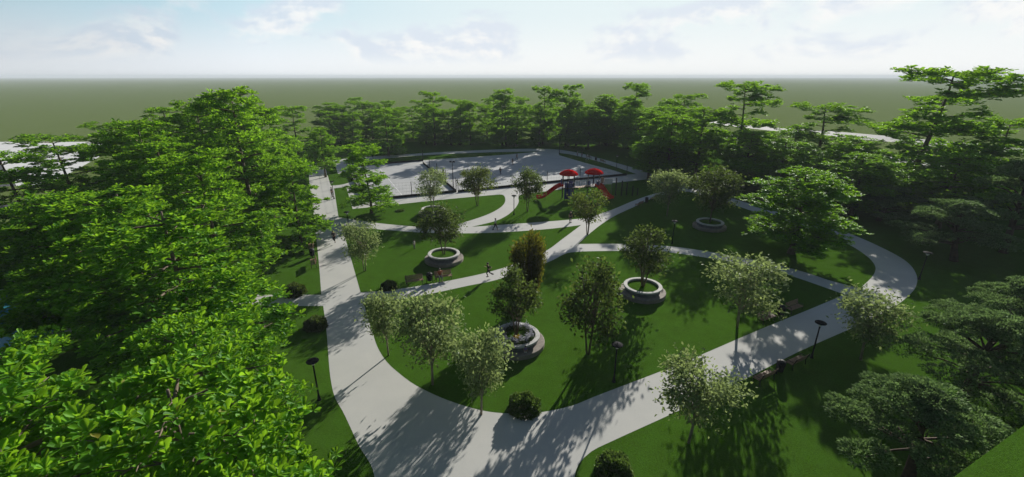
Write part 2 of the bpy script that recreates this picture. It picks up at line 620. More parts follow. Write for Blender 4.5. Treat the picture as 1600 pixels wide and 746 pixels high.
# raised grass bank in the near right corner
ZB = 6.5
e1, e2 = Vector(G(1490, 746, ZB)), Vector(G(1600, 665, ZB))
dr = (e2 - e1).normalized()
nr = Vector((dr.y, -dr.x, 0))
p0, p1 = e1 - dr * 2.0, e2 + dr * 16
bk = MB()
nseg = 24
for i in range(nseg + 1):
    q = p0.lerp(p1, i / nseg)
    for off, zz_ in ((-0.5, -0.3), (-0.03, ZB - 0.10), (0.0, ZB), (3, ZB + 0.12), (12, ZB + 0.2), (16, -0.3)):
        r_ = q + nr * off
        bk.v.append((r_.x, r_.y, zz_))
for i in range(nseg):
    for j in range(5):
        a = i * 6 + j
        bk.f.append((a, a + 1, a + 7, a + 6))
bk.f.append(tuple(range(6)))
bk.f.append(tuple(nseg * 6 + j for j in range(5, -1, -1)))
tag(bk.build('grass_bank', M['lawn']), kind='structure')


# ------------------------------------------------------------------ foliage
def unit(a):
    return a / np.maximum(1e-9, np.linalg.norm(a, axis=1, keepdims=True))


def leaves_mesh(name, O, D, N, L, W, mat, rich=False, fold=0.18, droop=0.12):
    """one blade per row: origin, direction, upper normal, length and width"""
    n = len(O)
    D = unit(D)
    N = unit(N - D * np.sum(N * D, axis=1, keepdims=True))
    S = np.cross(D, N)
    L = np.broadcast_to(L, (n,)).reshape(n, 1)
    W = np.broadcast_to(W, (n,)).reshape(n, 1)
    if rich:
        T = [(0, 0, 0), (.36, .27, fold * .6), (.74, .5, fold), (.95, .26, fold * .4), (1, 0, -droop), (.95, -.26, fold * .4), (.74, -.5, fold), (.36, -.27, fold * .6)]
        faces = [(0, 1, 2, 3, 4), (0, 4, 5, 6, 7)]
    else:
        T = [(0, 0, 0), (.5, .5, fold), (1, 0, -droop), (.5, -.5, fold)]
        faces = [(0, 1, 2, 3)]
    k = len(T)
    V = np.empty((n, k, 3), np.float32)
    for i, (a, s, u) in enumerate(T):
        V[:, i] = O + D * (a * L) + S * (s * W) + N * (u * W)
    fl = [len(f) for f in faces]
    idx = np.concatenate([np.array(f) for f in faces])
    loops = (np.arange(n)[:, None] * k + idx[None]).reshape(-1).astype(np.int32)
    tot = np.tile(np.array(fl, np.int32), n)
    st = np.concatenate([[0], np.cumsum(tot)[:-1]]).astype(np.int32)
    me = bpy.data.meshes.new(name)
    me.vertices.add(n * k)
    me.vertices.foreach_set('co', V.reshape(-1))
    me.loops.add(len(loops))
    me.loops.foreach_set('vertex_index', loops)
    me.polygons.add(len(tot))
    me.polygons.foreach_set('loop_start', st)
    me.polygons.foreach_set('loop_total', tot)
    me.materials.append(mat)
    me.update(calc_edges=True)
    return me


def rand_dirs(n, r):
    a = r.normal(size=(n, 3))
    return unit(a)


def rosettes(C, r, n=7, L=0.42, up=0.75):
    """whorls of broad leaves at the twig ends"""
    m = len(C)
    C = np.repeat(C, n, axis=0)
    k = np.tile(np.arange(n), m)
    a = k * (2 * math.pi / n) + np.repeat(r.uniform(0, 6.28, m), n) + r.uniform(-.3, .3, m * n)
    el = r.uniform(-0.1, up, m * n) + np.repeat(r.uniform(-.15, .3, m), n)
    D = np.stack([np.cos(a) * np.cos(el), np.sin(a) * np.cos(el), np.sin(el)], 1)
    N = np.stack([-np.cos(a) * np.sin(el), -np.sin(a) * np.sin(el), np.cos(el)], 1) + r.normal(0, .22, (m * n, 3))
    Ls = L * r.uniform(.65, 1.2, m * n)
    return C + D * .04, D, N, Ls, Ls * r.uniform(.52, .66, m * n)


def almond_tree(seed, TH=17.0, TR=6.5, tiers=7, dens=2.2, thick=0.28, z0=0.24, top=0.66, L=0.45, gaps=0.12, lean=0.4):
    """tiered tree: straight trunk, whorls of level limbs, leaf whorls at the twig ends"""
    r = np.random.default_rng(seed)
    tk = MB()
    ph = r.uniform(0, 6.28)
    npt = 10
    axis = [Vector((lean * math.sin(ph + 2.2 * i / npt) * i / npt, lean * math.cos(ph + 1.7 * i / npt) * i / npt, TH * 0.97 * i / (npt - 1))) for i in range(npt)]
    tk.tube(axis, [0.36 - 0.30 * (i / (npt - 1)) ** 0.8 + (0.14 if i == 0 else 0) for i in range(npt)], 10)

    def on_axis(z):
        q = max(0, min(npt - 1.001, z / (TH * 0.97) * (npt - 1)))
        i = int(q)
        return axis[i].lerp(axis[i + 1], q - i)
    C = []
    for i in range(tiers):
        f = i / (tiers - 1)
        z = TH * (z0 + (0.985 - z0) * f ** 0.93) - 0.35
        rt = TR * ((0.84, 1.0)[i > 0] - (1 - top) * f ** 2.2) * r.uniform(.82, 1.08)
        nb = int(r.integers(5, 7)) if f < 0.8 else 4
        a0 = r.uniform(0, 6.28)
        for k in range(nb):
            if f < .9 and r.random() < gaps:
                continue
            a = a0 + k * 2 * math.pi / nb + r.uniform(-.28, .28)
            ln = rt * r.uniform(.55, 1.15)
            zb = z + r.uniform(-.6, .6)
            o = on_axis(zb - 0.12 * ln)
            rise = 0.10 * ln + r.uniform(-.1, .2)
            d = Vector((math.cos(a), math.sin(a), 0))
            sd = Vector((-d.y, d.x, 0))
            bend = r.uniform(-.12, .12) * ln
            P = [o + d * ln * t + sd * bend * t * t + Vector((0, 0, rise * t ** .7)) for t in (0, .25, .5, .75, 1)]
            tk.tube(P, [.05 + .014 * ln, .04 + .011 * ln, .03 + .008 * ln, .03, .014], 6)
            half = min(math.pi / nb * 1.2, .85)
            nc = max(3, int(dens * half * ln * ln * 0.15))
            tt = np.sqrt(r.uniform(.05, 1, nc))
            th = r.uniform(-1, 1, nc) * half * (1.05 - .35 * tt)
            per = r.integers(4, 10, nc)
            zc_ = r.normal(0, thick * .8, nc)
            tt, th, zc_ = np.repeat(tt, per), np.repeat(th, per), np.repeat(zc_, per)
            n = len(tt)
            off = r.normal(0, .42, (n, 2))
            rr = tt * ln
            x = o.x + np.cos(a + th) * rr - math.sin(a) * bend * tt ** 2 + off[:, 0]
            y = o.y + np.sin(a + th) * rr + math.cos(a) * bend * tt ** 2 + off[:, 1]
            zz_ = o.z + rise * tt ** .7 + .12 + zc_ + r.normal(0, .10, n) - .35 * (off ** 2).sum(1) - .16 * th ** 2 * rr * .5
            C.append(np.stack([x, y, zz_], 1))
            for s in range(4):
                t = .35 + .16 * s
                q = P[0].lerp(P[4], t)
                sg = 1 if s % 2 else -1
                e = q + (d * .7 + sd * sg * .75) * ln * .28 * (1.1 - t * .5) + Vector((0, 0, .15))
                tk.tube([q, q.lerp(e, .5) + Vector((0, 0, .05)), e], [.035, .025, .01], 5, False)
    C = np.concatenate(C)
    me = leaves_mesh('crown', *rosettes(C, r, 7, L), M['almond'], True)
    root = empty('broadleaf_tree')
    tk.build('trunk', M['bark'], root, True)
    link('crown', me, root)
    return root


ALM = [almond_tree(11, dens=5.2, gaps=.04, tiers=8, thick=.42, top=.6),
       almond_tree(12, tiers=7, dens=5.4, thick=.42, gaps=.10, top=.62, z0=.16),
       almond_tree(19, tiers=7, dens=6.2, thick=.46, gaps=.08, top=.74, TR=6.2, z0=.16, lean=1.2),
       almond_tree(14, tiers=8, dens=5.2, thick=.45, gaps=.05, top=.55)]
for a_ in ALM:
    a_['nomH'], a_['nomR'] = 17.0, 6.5


def small_tree(seed, TH=5.0, TR=1.9, base=0.32, n=6000, mat='small', bark='palebark', stems=1, leaf=0.21, shape='round', clump=0.27, name='young_tree', hollow=0.55):
    """small park tree: thin stem(s), limbs, and leaves in clumps round the limb ends"""
    r = np.random.default_rng(seed)
    tk = MB()
    zc = TH * (base + (1 - base) * .48)
    hz_ = TH * (1 - base) * .52
    tips = []
    nl = 46
    for i in range(nl):
        while True:
            u = r.uniform(-1, 1, 3)
            q = np.linalg.norm(u)
            if hollow * r.random() < q < 1:
                break
        zf = (u[2] + 1) / 2
        if shape == 'round':
            kx = 1.0
        elif shape == 'cone':
            kx = 1.15 - .75 * zf
        elif shape == 'vase':
            kx = .55 + .62 * zf
        else:
            kx = 1
        tips.append(Vector((u[0] * TR * kx * .86, u[1] * TR * kx * .86, zc + u[2] * hz_ * .9)))
    st = []
    for s in range(stems):
        a = s * 6.28 / stems + r.uniform(0, 1)
        sp = 0.0 if stems == 1 else 0.32
        tpt = Vector((math.cos(a) * sp * TR * .9, math.sin(a) * sp * TR * .9, TH * .86))
        jit = Vector((r.uniform(-.1, .1), r.uniform(-.1, .1), 0))
        st.append([Vector((math.cos(a) * .06 * (stems > 1), math.sin(a) * .06 * (stems > 1), -.05)), tpt * .33 + jit, tpt * .66 - jit * .6, tpt])
        tk.tube(st[-1], [.075 if stems == 1 else .05, .055 if stems == 1 else .04, .032, .012], 7)
    for t in tips:
        s = st[int(r.integers(0, stems))]
        zf = min(.9, max(.25, (t.z / TH) * .62))
        k = zf * 3
        o = s[int(k)].lerp(s[min(3, int(k) + 1)], k - int(k))
        mid = o.lerp(t, .5) + Vector((0, 0, .12 * (t - o).length))
        tk.tube([o, mid, t], [.024, .016, .006], 4, False)
    T = np.array([tuple(t) for t in tips])
    wt = r.uniform(.15, 1.7, nl)
    pick = r.choice(nl, n, p=wt / wt.sum())
    sig = np.array([TR * clump * .62, TR * clump * .62, TR * clump * .5])
    O = T[pick] + r.normal(0, 1, (n, 3)) * sig * np.repeat(r.uniform(.7, 1.2, nl)[:, None], 3, 1)[pick]
    out = O - np.array([0, 0, zc])
    D = unit(out) * .5 + rand_dirs(n, r)
    D[:, 2] -= .1
    N = rand_dirs(n, r) + np.array([0, 0, 1.0])
    Ls = leaf * r.uniform(.6, 1.3, n)
    me = leaves_mesh('crown', O, D, N, Ls, Ls * .5, M[mat])
    root = empty(name)
    tk.build('trunk', M[bark], root, True)
    link('crown', me, root)
    root['nomH'], root['nomR'] = TH, TR
    return root


ST_PALE = [small_tree(21, n=3800), small_tree(22, n=3600, shape='vase'), small_tree(23, n=3000, stems=2, hollow=.7)]
ST_OLIVE = [small_tree(31, mat='olive', bark='bark', n=4200, stems=2, shape='round', leaf=.21), small_tree(32, mat='olive', bark='bark', n=2700, stems=3, shape='vase', leaf=.22, hollow=.8)]
ST_DARK = [small_tree(41, mat='darkleaf', bark='bark', n=3200, stems=3, shape='cone', base=.2, leaf=.20, hollow=.85, clump=.22), small_tree(42, mat='darkleaf', bark='bark', n=4200, stems=2, leaf=.21)]


def column_tree(seed, TH=5.0, TR=1.25, n=9000):
    r = np.random.default_rng(seed)
    tk = MB()
    O, D = [], []
    for i in range(60):
        a, q = r.uniform(0, 6.28), math.sqrt(r.random())
        rr = q * TR
        hh = TH * (1.0 - .28 * q * q) * r.uniform(.9, 1.02)
        p0_ = Vector((math.cos(a) * .08, math.sin(a) * .08, .0))
        p2_ = Vector((math.cos(a) * rr, math.sin(a) * rr, hh))
        p1_ = Vector((math.cos(a) * rr * .75, math.sin(a) * rr * .75, hh * .45))
        tk.tube([p0_, p1_, p2_], [.03, .02, .006], 4, False)
        k = n // 60
        t = r.uniform(.18, 1, k)
        P = np.outer((1 - t) ** 2, p0_) + np.outer(2 * t * (1 - t), p1_) + np.outer(t * t, p2_)
        O.append(P + r.normal(0, .13, (k, 3)))
        dd = np.tile(np.array([math.cos(a) * .45, math.sin(a) * .45, .8]), (k, 1)) + r.normal(0, .35, (k, 3))
        D.append(dd)
    O, D = np.concatenate(O), np.concatenate(D)
    Ls = .2 * r.uniform(.6, 1.3, len(O))
    me = leaves_mesh('crown', O, D, rand_dirs(len(O), r) + np.array([0, 0, .4]), Ls, Ls * .42, M['bronze'])
    root = empty('columnar_tree')
    tk.build('trunk', M['bark'], root, True)
    link('crown', me, root)
    root['nomH'], root['nomR'] = TH, TR
    return root


COLT = column_tree(51)


def bush(seed, mat='bushleaf', n=4200, hh=.85, leaf=.15):
    """clipped round shrub, radius 1"""
    r = np.random.default_rng(seed)
    tk = MB()
    d = rand_dirs(n, r)
    d[:, 2] = np.abs(d[:, 2]) * 1.0 - .12
    d = unit(d)
    lump = 1 + .10 * np.sin(d[:, 0] * 5 + seed) * np.sin(d[:, 1] * 6 + 1) + .06 * np.sin(d[:, 2] * 9 + d[:, 0] * 4)
    rad = lump * (1 - np.abs(r.normal(0, .11, n)))
    O = d * rad[:, None] * np.array([.93, .93, hh]) + np.array([0, 0, .16])
    D = d + rand_dirs(n, r) * .7
    N = rand_dirs(n, r) + d + np.array([0, 0, .5])
    Ls = leaf * r.uniform(.6, 1.3, n)
    me = leaves_mesh('foliage', O, D, N, Ls, Ls * .55, M[mat])
    for i in range(14):
        a, q = r.uniform(0, 6.28), r.uniform(.2, .8)
        tk.tube([(0, 0, -.03), (math.cos(a) * q * .5, math.sin(a) * q * .5, .35), (math.cos(a) * q, math.sin(a) * q, .35 + .4 * (1 - q * q))], [.03, .02, .006], 4, False)
    root = empty('round_bush')
    tk.build('stem', M['bark'], root)
    link('foliage', me, root)
    return root


BUSH = [bush(61), bush(62, 'darkleaf'), bush(63, 'bushleaf', 2600, .5)]


def cedar(seed, TH=7.0, TR=4.4, npad=30, per=1500, lean=0.5, z0=.3):
    """flat-topped conifer: limbs carrying level pads of short needles"""
    r = np.random.default_rng(seed)
    tk = MB()
    a = r.uniform(0, 6.28)
    ax = [Vector((lean * math.cos(a) * t, lean * math.sin(a) * t, TH * .9 * t)) for t in (0, .2, .45, .7, 1)]
    tk.tube(ax, [.34, .26, .2, .13, .05], 9)
    O, D, N = [], [], []
    lay = 5
    for i in range(npad):
        f = (i % lay + .5) / lay if i >= 3 else 1.0
        z = TH * (z0 + (.95 - z0) * f) + r.uniform(-.12, .12)
        rt = TR * (1 - .72 * f ** 1.5)
        an = i * 2.39996 + r.uniform(-.35, .35)
        rr = rt * r.uniform(.45, .95)
        if i < 3:
            rr *= .5
        t = min(.98, z / (TH * .9) * .86)
        o = ax[0].lerp(ax[4], t)
        cx = np.array([o.x + math.cos(an) * rr, o.y + math.sin(an) * rr, z - .05 * rr])
        e = Vector(cx) - Vector((0, 0, .16))
        tk.tube([o - Vector((0, 0, .25)), o.lerp(e, .5) + Vector((0, 0, .06)), e], [.09, .055, .02], 5, False)
        ra, rb = r.uniform(.95, 1.6), r.uniform(.75, 1.15)
        hh = r.uniform(.26, .40)
        k = per
        u = rand_dirs(k, r)
        u[:, 2] = np.where(u[:, 2] < -.15, -u[:, 2], u[:, 2])
        phi = np.arctan2(u[:, 1], u[:, 0])
        q = (1 - np.abs(r.normal(0, .08, k))) * (1 + .13 * np.sin(phi * 4 + i) + .08 * np.sin(phi * 9 + 2 * i))
        lx, ly = u[:, 0] * ra * q, u[:, 1] * rb * q
        x = lx * math.cos(an) - ly * math.sin(an)
        y = lx * math.sin(an) + ly * math.cos(an)
        zz_ = u[:, 2] * hh * q * (1 + .35 * np.sin(lx * 5 + i) * np.sin(ly * 6))
        O.append(np.stack([x, y, zz_], 1) + cx)
        D.append(np.stack([x * .9, y * .9, .25 + .5 * u[:, 2]], 1) + r.normal(0, .45, (k, 3)))
        N.append(rand_dirs(k, r) * .7 + np.array([0, 0, 1.0]))
    O, D, N = map(np.concatenate, (O, D, N))
    Ls = .17 * r.uniform(.6, 1.3, len(O))
    me = leaves_mesh('crown', O, D, N, Ls, Ls * .42, M['cedar'], fold=.1)
    root = empty('cedar_tree')
    tk.build('trunk', M['redbark'], root, True)
    link('crown', me, root)
    root['nomH'], root['nomR'] = TH, TR
    return root


CED = [cedar(71), cedar(72, npad=34, lean=1.0)]


def put_tree(proto, X, Y, h, rad, label, cat='tree', group=None, rz=None):
    k = rad / proto['nomR']
    return put(proto, (X, Y, 0), random.uniform(0, 6.28) if rz is None else rz, (k, k, h / proto['nomH']), label, cat, group)


# ---- broad-leaved trees on the left
GL = 'broad-leaved trees left of the promenade'
left = [  # X, Y, height, crown radius, proto, label
    (-9.2, 9.6, 12.6, 4.4, 0, 'nearest broad-leaved tree, big bright leaves filling the bottom left edge'),
    (-15.2, 10.2, 12.5, 4.6, 3, 'bright green broad-leaved tree beside the nearest one, over the fountain pool'),
    (-19.6, 24.3, 13.2, 6.0, 0, 'large bright broad-leaved tree reaching over the lawn toward the side path'),
    (-31.5, 30, 12.6, 5.4, 3, 'broad-leaved tree at the left edge below the grey side road'),
    (-24.5, 27, 13.5, 5.6, 0, 'broad-leaved tree between the left edge tree and the one reaching over the lawn'),
    (-21.5, 14.5, 10.5, 3.6, 1, 'low broad-leaved tree at the left edge below the fountain pool'),
    (-13.0, 15.5, 11.0, 3.6, 3, 'small broad-leaved tree behind the nearest one at the bottom left'),
    (-27, 38.5, 14.2, 5.9, 0, 'tall broad-leaved tree level with the bench beside the promenade'),
    (-35, 44, 14.2, 6.0, 3, 'broad-leaved tree behind the pool, deep in the left mass'),
    (-33, 55, 19.0, 6.2, 0, 'tallest broad-leaved tree, forming the peak of the left mass'),
    (-42, 51, 15.6, 6.6, 3, 'broad-leaved tree left of the peak tree, with a rounded top'),
    (-50, 44, 13.0, 6.2, 1, 'broad-leaved tree beside the grey side road on the left'),
    (-39, 70, 17.4, 6.0, 3, 'broad-leaved tree just behind the peak tree of the left mass'),
    (-46, 68, 17.0, 6.5, 0, 'broad-leaved tree on the shoulder of the left mass'),
]
for X, Y, h, rr, k, lb in left:
    put_tree(ALM[k], X, Y, h, rr, lb, group=GL)
for px, Y, py, rr, k, lb in [
    (80, 62, 211, 6.5, 1, 'broad-leaved tree in front of the white paved yard'),
    (172, 84, 194, 5.6, 2, 'slim tiered tree rising behind the white paved yard'),
    (255, 78, 166, 6.4, 3, 'tiered tree with a flat top at the left end of the mass'),
    (330, 78, 160, 6.3, 0, 'tiered tree between the flat topped tree and the peak'),
    (455, 112, 166, 5.5, 1, 'tiered tree just right of the left mass, by the end of the promenade'),
]:
    h = HT(Y, py)
    put_tree(ALM[k], XAT(px, Y, h), Y, h, rr, lb, group=GL)
x, y, _ = G(472, 386)
put_tree(ALM[1], x, y, 10.5, 4.2, 'slender broad-leaved tree with a bare trunk beside the promenade bench', group=GL)
x, y, _ = G(509, 277)
put_tree(ALM[3], x, y, HT(y, 199), 3.7, 'bushy broad-leaved tree standing left of the sports court corner')
x, y, _ = G(581, 333)
put_tree(ALM[2], x, y, HT(y, 229), 4.4, 'bright tiered tree with a bare trunk on the lawn before the court fence')
x, y, _ = G(603, 247)
put_tree(ALM[1], x, y + 3, HT(y, 171), 5.0, 'bright tiered tree standing just behind the far side of the court')

# ---- trees behind the court
GB = 'tiered trees along the far edge of the park'
for px, Y, py, rr, k, lb in [
    (515, 150, 160, 6.4, 3, 'dense round topped tree far behind the promenade'),
    (566, 158, 160, 5.2, 2, 'slim pointed tree in the far row right of the dense round one'),
    (675, 140, 143, 5.6, 1, 'tall pagoda shaped tree in the far row behind the court floodlight'),
    (716, 141, 158, 5.0, 2, 'short pagoda shaped tree in the far row'),
    (790, 139, 139, 5.4, 1, 'pagoda shaped tree in the far row behind the court players'),
    (850, 142, 138, 5.2, 2, 'tall slim tree, left one of the pair behind the court'),
    (892, 139, 132, 5.4, 1, 'tall slim tree, right one of the pair behind the court'),
    (940, 141, 152, 5.2, 3, 'low bushy tree in the far row beside the tall pair'),
    (990, 136, 133, 5.8, 2, 'tall wide tiered tree in the far row behind the right court corner'),
    (1072, 122, 147, 7.4, 1, 'tiered tree left of the far road, with a small flat top'),
    (1168, 104, 132, 8.2, 2, 'tall tiered tree with wide flat plates before the far road'),
    (1292, 96, 165, 8.8, 2, 'low tiered tree with a spreading top before the pale far road'),
    (1470, 76, 112, 11.0, 2, 'tallest tree on the right, its flat crown rising above the horizon'),
    (1596, 74, 190, 7.6, 2, 'wide tiered tree at the right edge before the road'),
    (1400, 86, 262, 7.0, 3, 'low dense tree at the foot of the tallest right tree'),
]:
    h = HT(Y, py)
    put_tree(ALM[k], XAT(px, Y, h), Y, h, rr, lb, group=GB)
r2 = np.random.default_rng(5)
for row, (Y0, hh, n) in enumerate([(140, 11.5, 13), (153, 11.5, 13), (168, 12.0, 12)]):
    for i in range(n):
        X = -62 + (i + r2.uniform(.2, .8)) * 122 / n
        put_tree(ALM[int(r2.integers(1, 3))], X, Y0 + r2.uniform(-3, 3), hh * r2.uniform(.8, 1.12), r2.uniform(4.2, 5.4),
                 'tiered tree in the shaded mass behind the sports court', group='trees in the shaded mass behind the court')
# ---- right side
x, y, _ = G(1236, 396)
put_tree(ALM[3], x, y, HT(y, 262), 6.2, 'bright broad-leaved tree beside the right loop path')
x, y, _ = G(1022, 286)
put_tree(ALM[0], x, y + 4, HT(y + 4, 212), 4.6, 'bushy broad-leaved tree at the court corner path')
for X, Y, h, rr, k, lb in [
    (50, 94, 9.0, 6.6, 3, 'broad-leaved tree in the shade between the loop path and the tall plate tree'),
    (57, 74, 10.5, 6.4, 0, 'broad-leaved tree right of the tree beside the loop path'),
    (42, 108, 12.0, 6.4, 3, 'broad-leaved tree at the shaded corner beyond the loop path'),
    (33, 120, 12.5, 6.0, 0, 'broad-leaved tree right of the far court path'),
    (71, 70, 8.2, 6.6, 3, 'broad-leaved tree before the near road on the right'),
    (76, 55, 9.0, 6.2, 0, 'broad-leaved tree behind the shaded cedars at the right edge'),
    (62, 100, 8.0, 6.4, 1, 'low tree before the road, left of the spreading one'),
    (66, 86, 8.0, 6.4, 3, 'low dense tree before the road, below the spreading one'),
    (52, 66, 9.5, 5.6, 3, 'low broad-leaved tree just outside the bend of the right loop path'),
    (47, 78, 10.0, 5.8, 0, 'low broad-leaved tree just beyond the upper right path'),
    (44, 84, 10.8, 6.0, 0, 'broad-leaved tree just outside the upper right path, under the tall plate tree'),
    (22, 131, 12.5, 6.0, 3, 'bushy broad-leaved tree behind the far right court corner'),
    (34, 132, 13.5, 6.2, 0, 'bushy broad-leaved tree farther back behind the far right court corner'),
    (38, 92, 14.5, 6.6, 0, 'tall bushy broad-leaved tree behind the upper right path'),
    (31, 89, 13.2, 6.2, 0, 'bushy broad-leaved tree just beyond the apex of the upper right path'),
    (35, 100, 14.0, 6.2, 3, 'bushy broad-leaved tree in the shade right of the court corner path'),
    (16, 136, 14.0, 5.6, 2, 'layered tree in line with the right half of the court'),
    (29, 142, 15.0, 6.2, 3, 'tall bushy broad-leaved tree at the back of the far right corner'),
    (-3, 140, 15.0, 5.6, 1, 'layered tree in line with the middle of the court'),
    (35, 110, 13.5, 6.0, 3, 'tall bushy broad-leaved tree beyond the court corner path'),
    (53, 84, 8.6, 6.4, 3, 'bushy broad-leaved tree between the road and the tree by the loop path'),
    (60, 60, 10.5, 6.4, 0, 'tall bushy broad-leaved tree above the shaded cedars on the right'),
    (82, 78, 7.5, 6.4, 3, 'low broad-leaved tree below the tallest right tree'),
]:
    put_tree(ALM[k], X, Y, h, rr, lb, group='broad-leaved trees along the right edge')
# trees that stand just outside the frame on the right and shade the loop path
# ---- conifers
for X, Y, h, rr, k, lb in [
    (20.6, 17.6, 5.9, 4.3, 0, 'nearest flat padded cedar at the bottom right before the grass bank'),
    (28.8, 23.5, 6.3, 4.6, 1, 'middle flat padded cedar behind the nearest one on the right'),
    (37.0, 29.0, 6.3, 4.4, 0, 'farthest of the lower right cedars, at the right edge'),
]:
    put_tree(CED[k], X, Y, h, rr, lb, group='flat padded cedars at the lower right')
x, y, _ = G(1490, 408)
put_tree(CED[1], x, y, HT(y, 318), 5.6, 'dark shaded cedar with a leaning trunk right of the loop path')
x, y, _ = G(1567, 395)
put_tree(CED[0], x, y, HT(y, 255), 5.8, 'tall dark cedar with a reddish trunk at the right edge')
x, y, _ = G(1372, 345)
put_tree(CED[1], x, y, HT(y, 290), 5.0, 'dark cedar with a pale trunk beyond the right loop path')

# ---- small trees on the lawns: base px, top row, crown width px
for pb, py, wpx, proto, lb in [
    ((570, 424), 345, 62, ST_PALE[2], 'young pale tree with a thin stem beside the promenade'),
    ((607, 556), 457, 76, ST_PALE[1], 'young pale tree at the corner of the path junction'),
    ((676, 601), 463, 122, ST_PALE[0], 'largest young pale tree on the big lawn near the curved path'),
    ((752, 648), 515, 104, ST_PALE[1], 'young pale tree between the round bush and the largest young tree'),
    ((1076, 692), 559, 132, ST_PALE[0], 'young pale tree on the near lawn right of the path fork'),
    ((1345, 562), 457, 112, ST_PALE[1], 'young pale tree beside the lamp near the right loop'),
    ((1152, 512), 396, 128, ST_PALE[2], 'young pale tree at the right end of the big lawn'),
    ((919, 553), 396, 128, ST_DARK[0], 'sparse dark tree with several stems in the middle of the big lawn'),
    ((918, 367), 297, 62, ST_OLIVE[1], 'olive green tree with three thin stems at the path fork'),
    ((746, 322), 259, 56, ST_OLIVE[0], 'olive green tree with forked stems on the lawn before the court'),
    ((824, 331), 264, 52, ST_DARK[1], 'dark green tree beside the curved path next to the slide'),
    ((1042, 338), 262, 62, ST_PALE[0], 'pale slender tree at the top fork of the paths'),
    ((1116, 327), 266, 60, ST_OLIVE[0], 'brownish olive tree in the shade by the right path'),
]:
    x, y, _ = G(*pb)
    h = HT(y, py)
    put_tree(proto, x, y, h, wpx / 2 / F * depth(y, h * .6), lb, group='small trees on the lawns')
x, y, _ = G(826, 474)
put_tree(COLT, x, y, HT(y, 359), 27 / F * depth(y, 2.5), 'bronze columnar tree with yellowish tips behind the flowering planter')

for pc, rad, k, lb in [
    ((819, 640), 1.05, 0, 'round green bush on the edge of the big lawn by the wide path'),
    ((958, 738), 1.0, 0, 'round green bush at the bottom edge beside the path corner'),
    ((461, 460), 1.05, 1, 'dark round bush on the lawn above the side path'),
    ((494, 512), .95, 1, 'dark round bush left of the promenade below the side path'),
    ((608, 451), .8, 1, 'low dark bush by the path left of the benches'),
    ((625, 330), .7, 2, 'flat little bush on the lawn left of the court planter'),
]:
    x, y, _ = G(*pc)
    put(BUSH[k], (x, y, 0), random.uniform(0, 6), (rad, rad, rad * (.45 if 'flat' in lb else .95)), lb, 'bush', 'round bushes')

# ------------------------------------------------------------------ planters
PLANT_R = 1.78


def make_planter():
    root = empty('round_planter')
    a = MB()
    a.lathe([(1.5, 0.0), (1.62, 0.0), (1.66, .86), (1.5, .86)], 56, closed=True)
    a.build('wall', M['planterwall'], root)
    a = MB()
    a.lathe([(1.48, .862), (1.80, .862), (1.83, .89), (1.83, 1.0), (1.80, 1.03), (1.50, 1.03), (1.47, 1.0), (1.47, .87)], 56, closed=True)
    a.build('rim', M['concrete'], root)
    a = MB()
    a.lathe([(1.672, 0.0), (2.18, 0.0), (2.22, .03), (2.22, .40), (2.18, .43), (1.672, .43)], 56, closed=True)
    a.build('seat_ring', M['stonering'], root)
    a = MB()
    n = 40
    prof = [(0.0, .86), (.5, .855), (1.0, .84), (1.485, .80)]
    a.lathe(prof, n, cap=False)
    a.build('turf', M['lawn'], root)
    return root


PL = make_planter()
PP = [((807, 538), 'round planter full of lavender and yellow flowers on the big lawn'),
      ((694, 407), 'round planter with a dark tree on the middle lawn'),
      ((677, 335), 'round planter with a pale tree on the lawn before the court'),
      ((1003, 459), 'round planter with a dark forked tree right of the sparse tree'),
      ((1108, 356), 'round planter in the shade inside the right loop')]
ploc = []
for pc, lb in PP:
    x, y, _ = G(*pc)
    ploc.append((x, y))
    put(PL, (x, y, 0), random.uniform(0, 1), (1, 1, .9), lb, 'planter', 'round planters')
for i, (py, wpx, proto, lb) in enumerate([
    (408, 92, ST_DARK[0], 'dark upright tree growing from the flowering planter'),
    (321, 80, ST_DARK[1], 'dark tree growing from the planter on the middle lawn'),
    (262, 52, ST_PALE[2], 'pale conical tree growing from the planter before the court'),
    (348, 100, ST_DARK[0], 'dark forked tree growing from the planter right of the sparse tree'),
    (262, 84, ST_DARK[1], 'dark dense tree growing from the shaded planter inside the right loop'),
]):
    x, y = ploc[i]
    h = HT(y, py) - .82
    o = put_tree(proto, x, y, h, wpx / 2 / F * depth(y, h * .6), lb, group='trees growing in planters')
    o.location.z = .73


def flower(seed, bloom):
    r = np.random.default_rng(seed)
    root = empty('lavender_plant' if bloom == 'lavender' else 'yellow_flower')
    n = 90
    a = r.uniform(0, 6.28, n)
    q = np.sqrt(r.uniform(0, 1, n)) * .16
    O = np.stack([np.cos(a) * q, np.sin(a) * q, np.zeros(n)], 1)
    D = np.stack([np.cos(a) * .55, np.sin(a) * .55, np.full(n, .9)], 1) + r.normal(0, .15, (n, 3))
    link('foliage', leaves_mesh('foliage', O, D, rand_dirs(n, r), .32 * r.uniform(.7, 1.2, n), .035, M['stem']), root)
    m = 80
    b0 = r.integers(0, 9, m)
    aa = r.uniform(0, 6.28, 26)
    tip = np.stack([np.cos(aa) * r.uniform(.02, .09, 26), np.sin(aa) * .08, r.uniform(.32, .5, 26)], 1)
    O = tip[b0] + r.normal(0, 1, (m, 3)) * np.array([.055, .055, .09])
    link('bloom', leaves_mesh('bloom', O, rand_dirs(m, r) + np.array([0, 0, .5]), rand_dirs(m, r), .10, .06, M[bloom]), root)
    return root


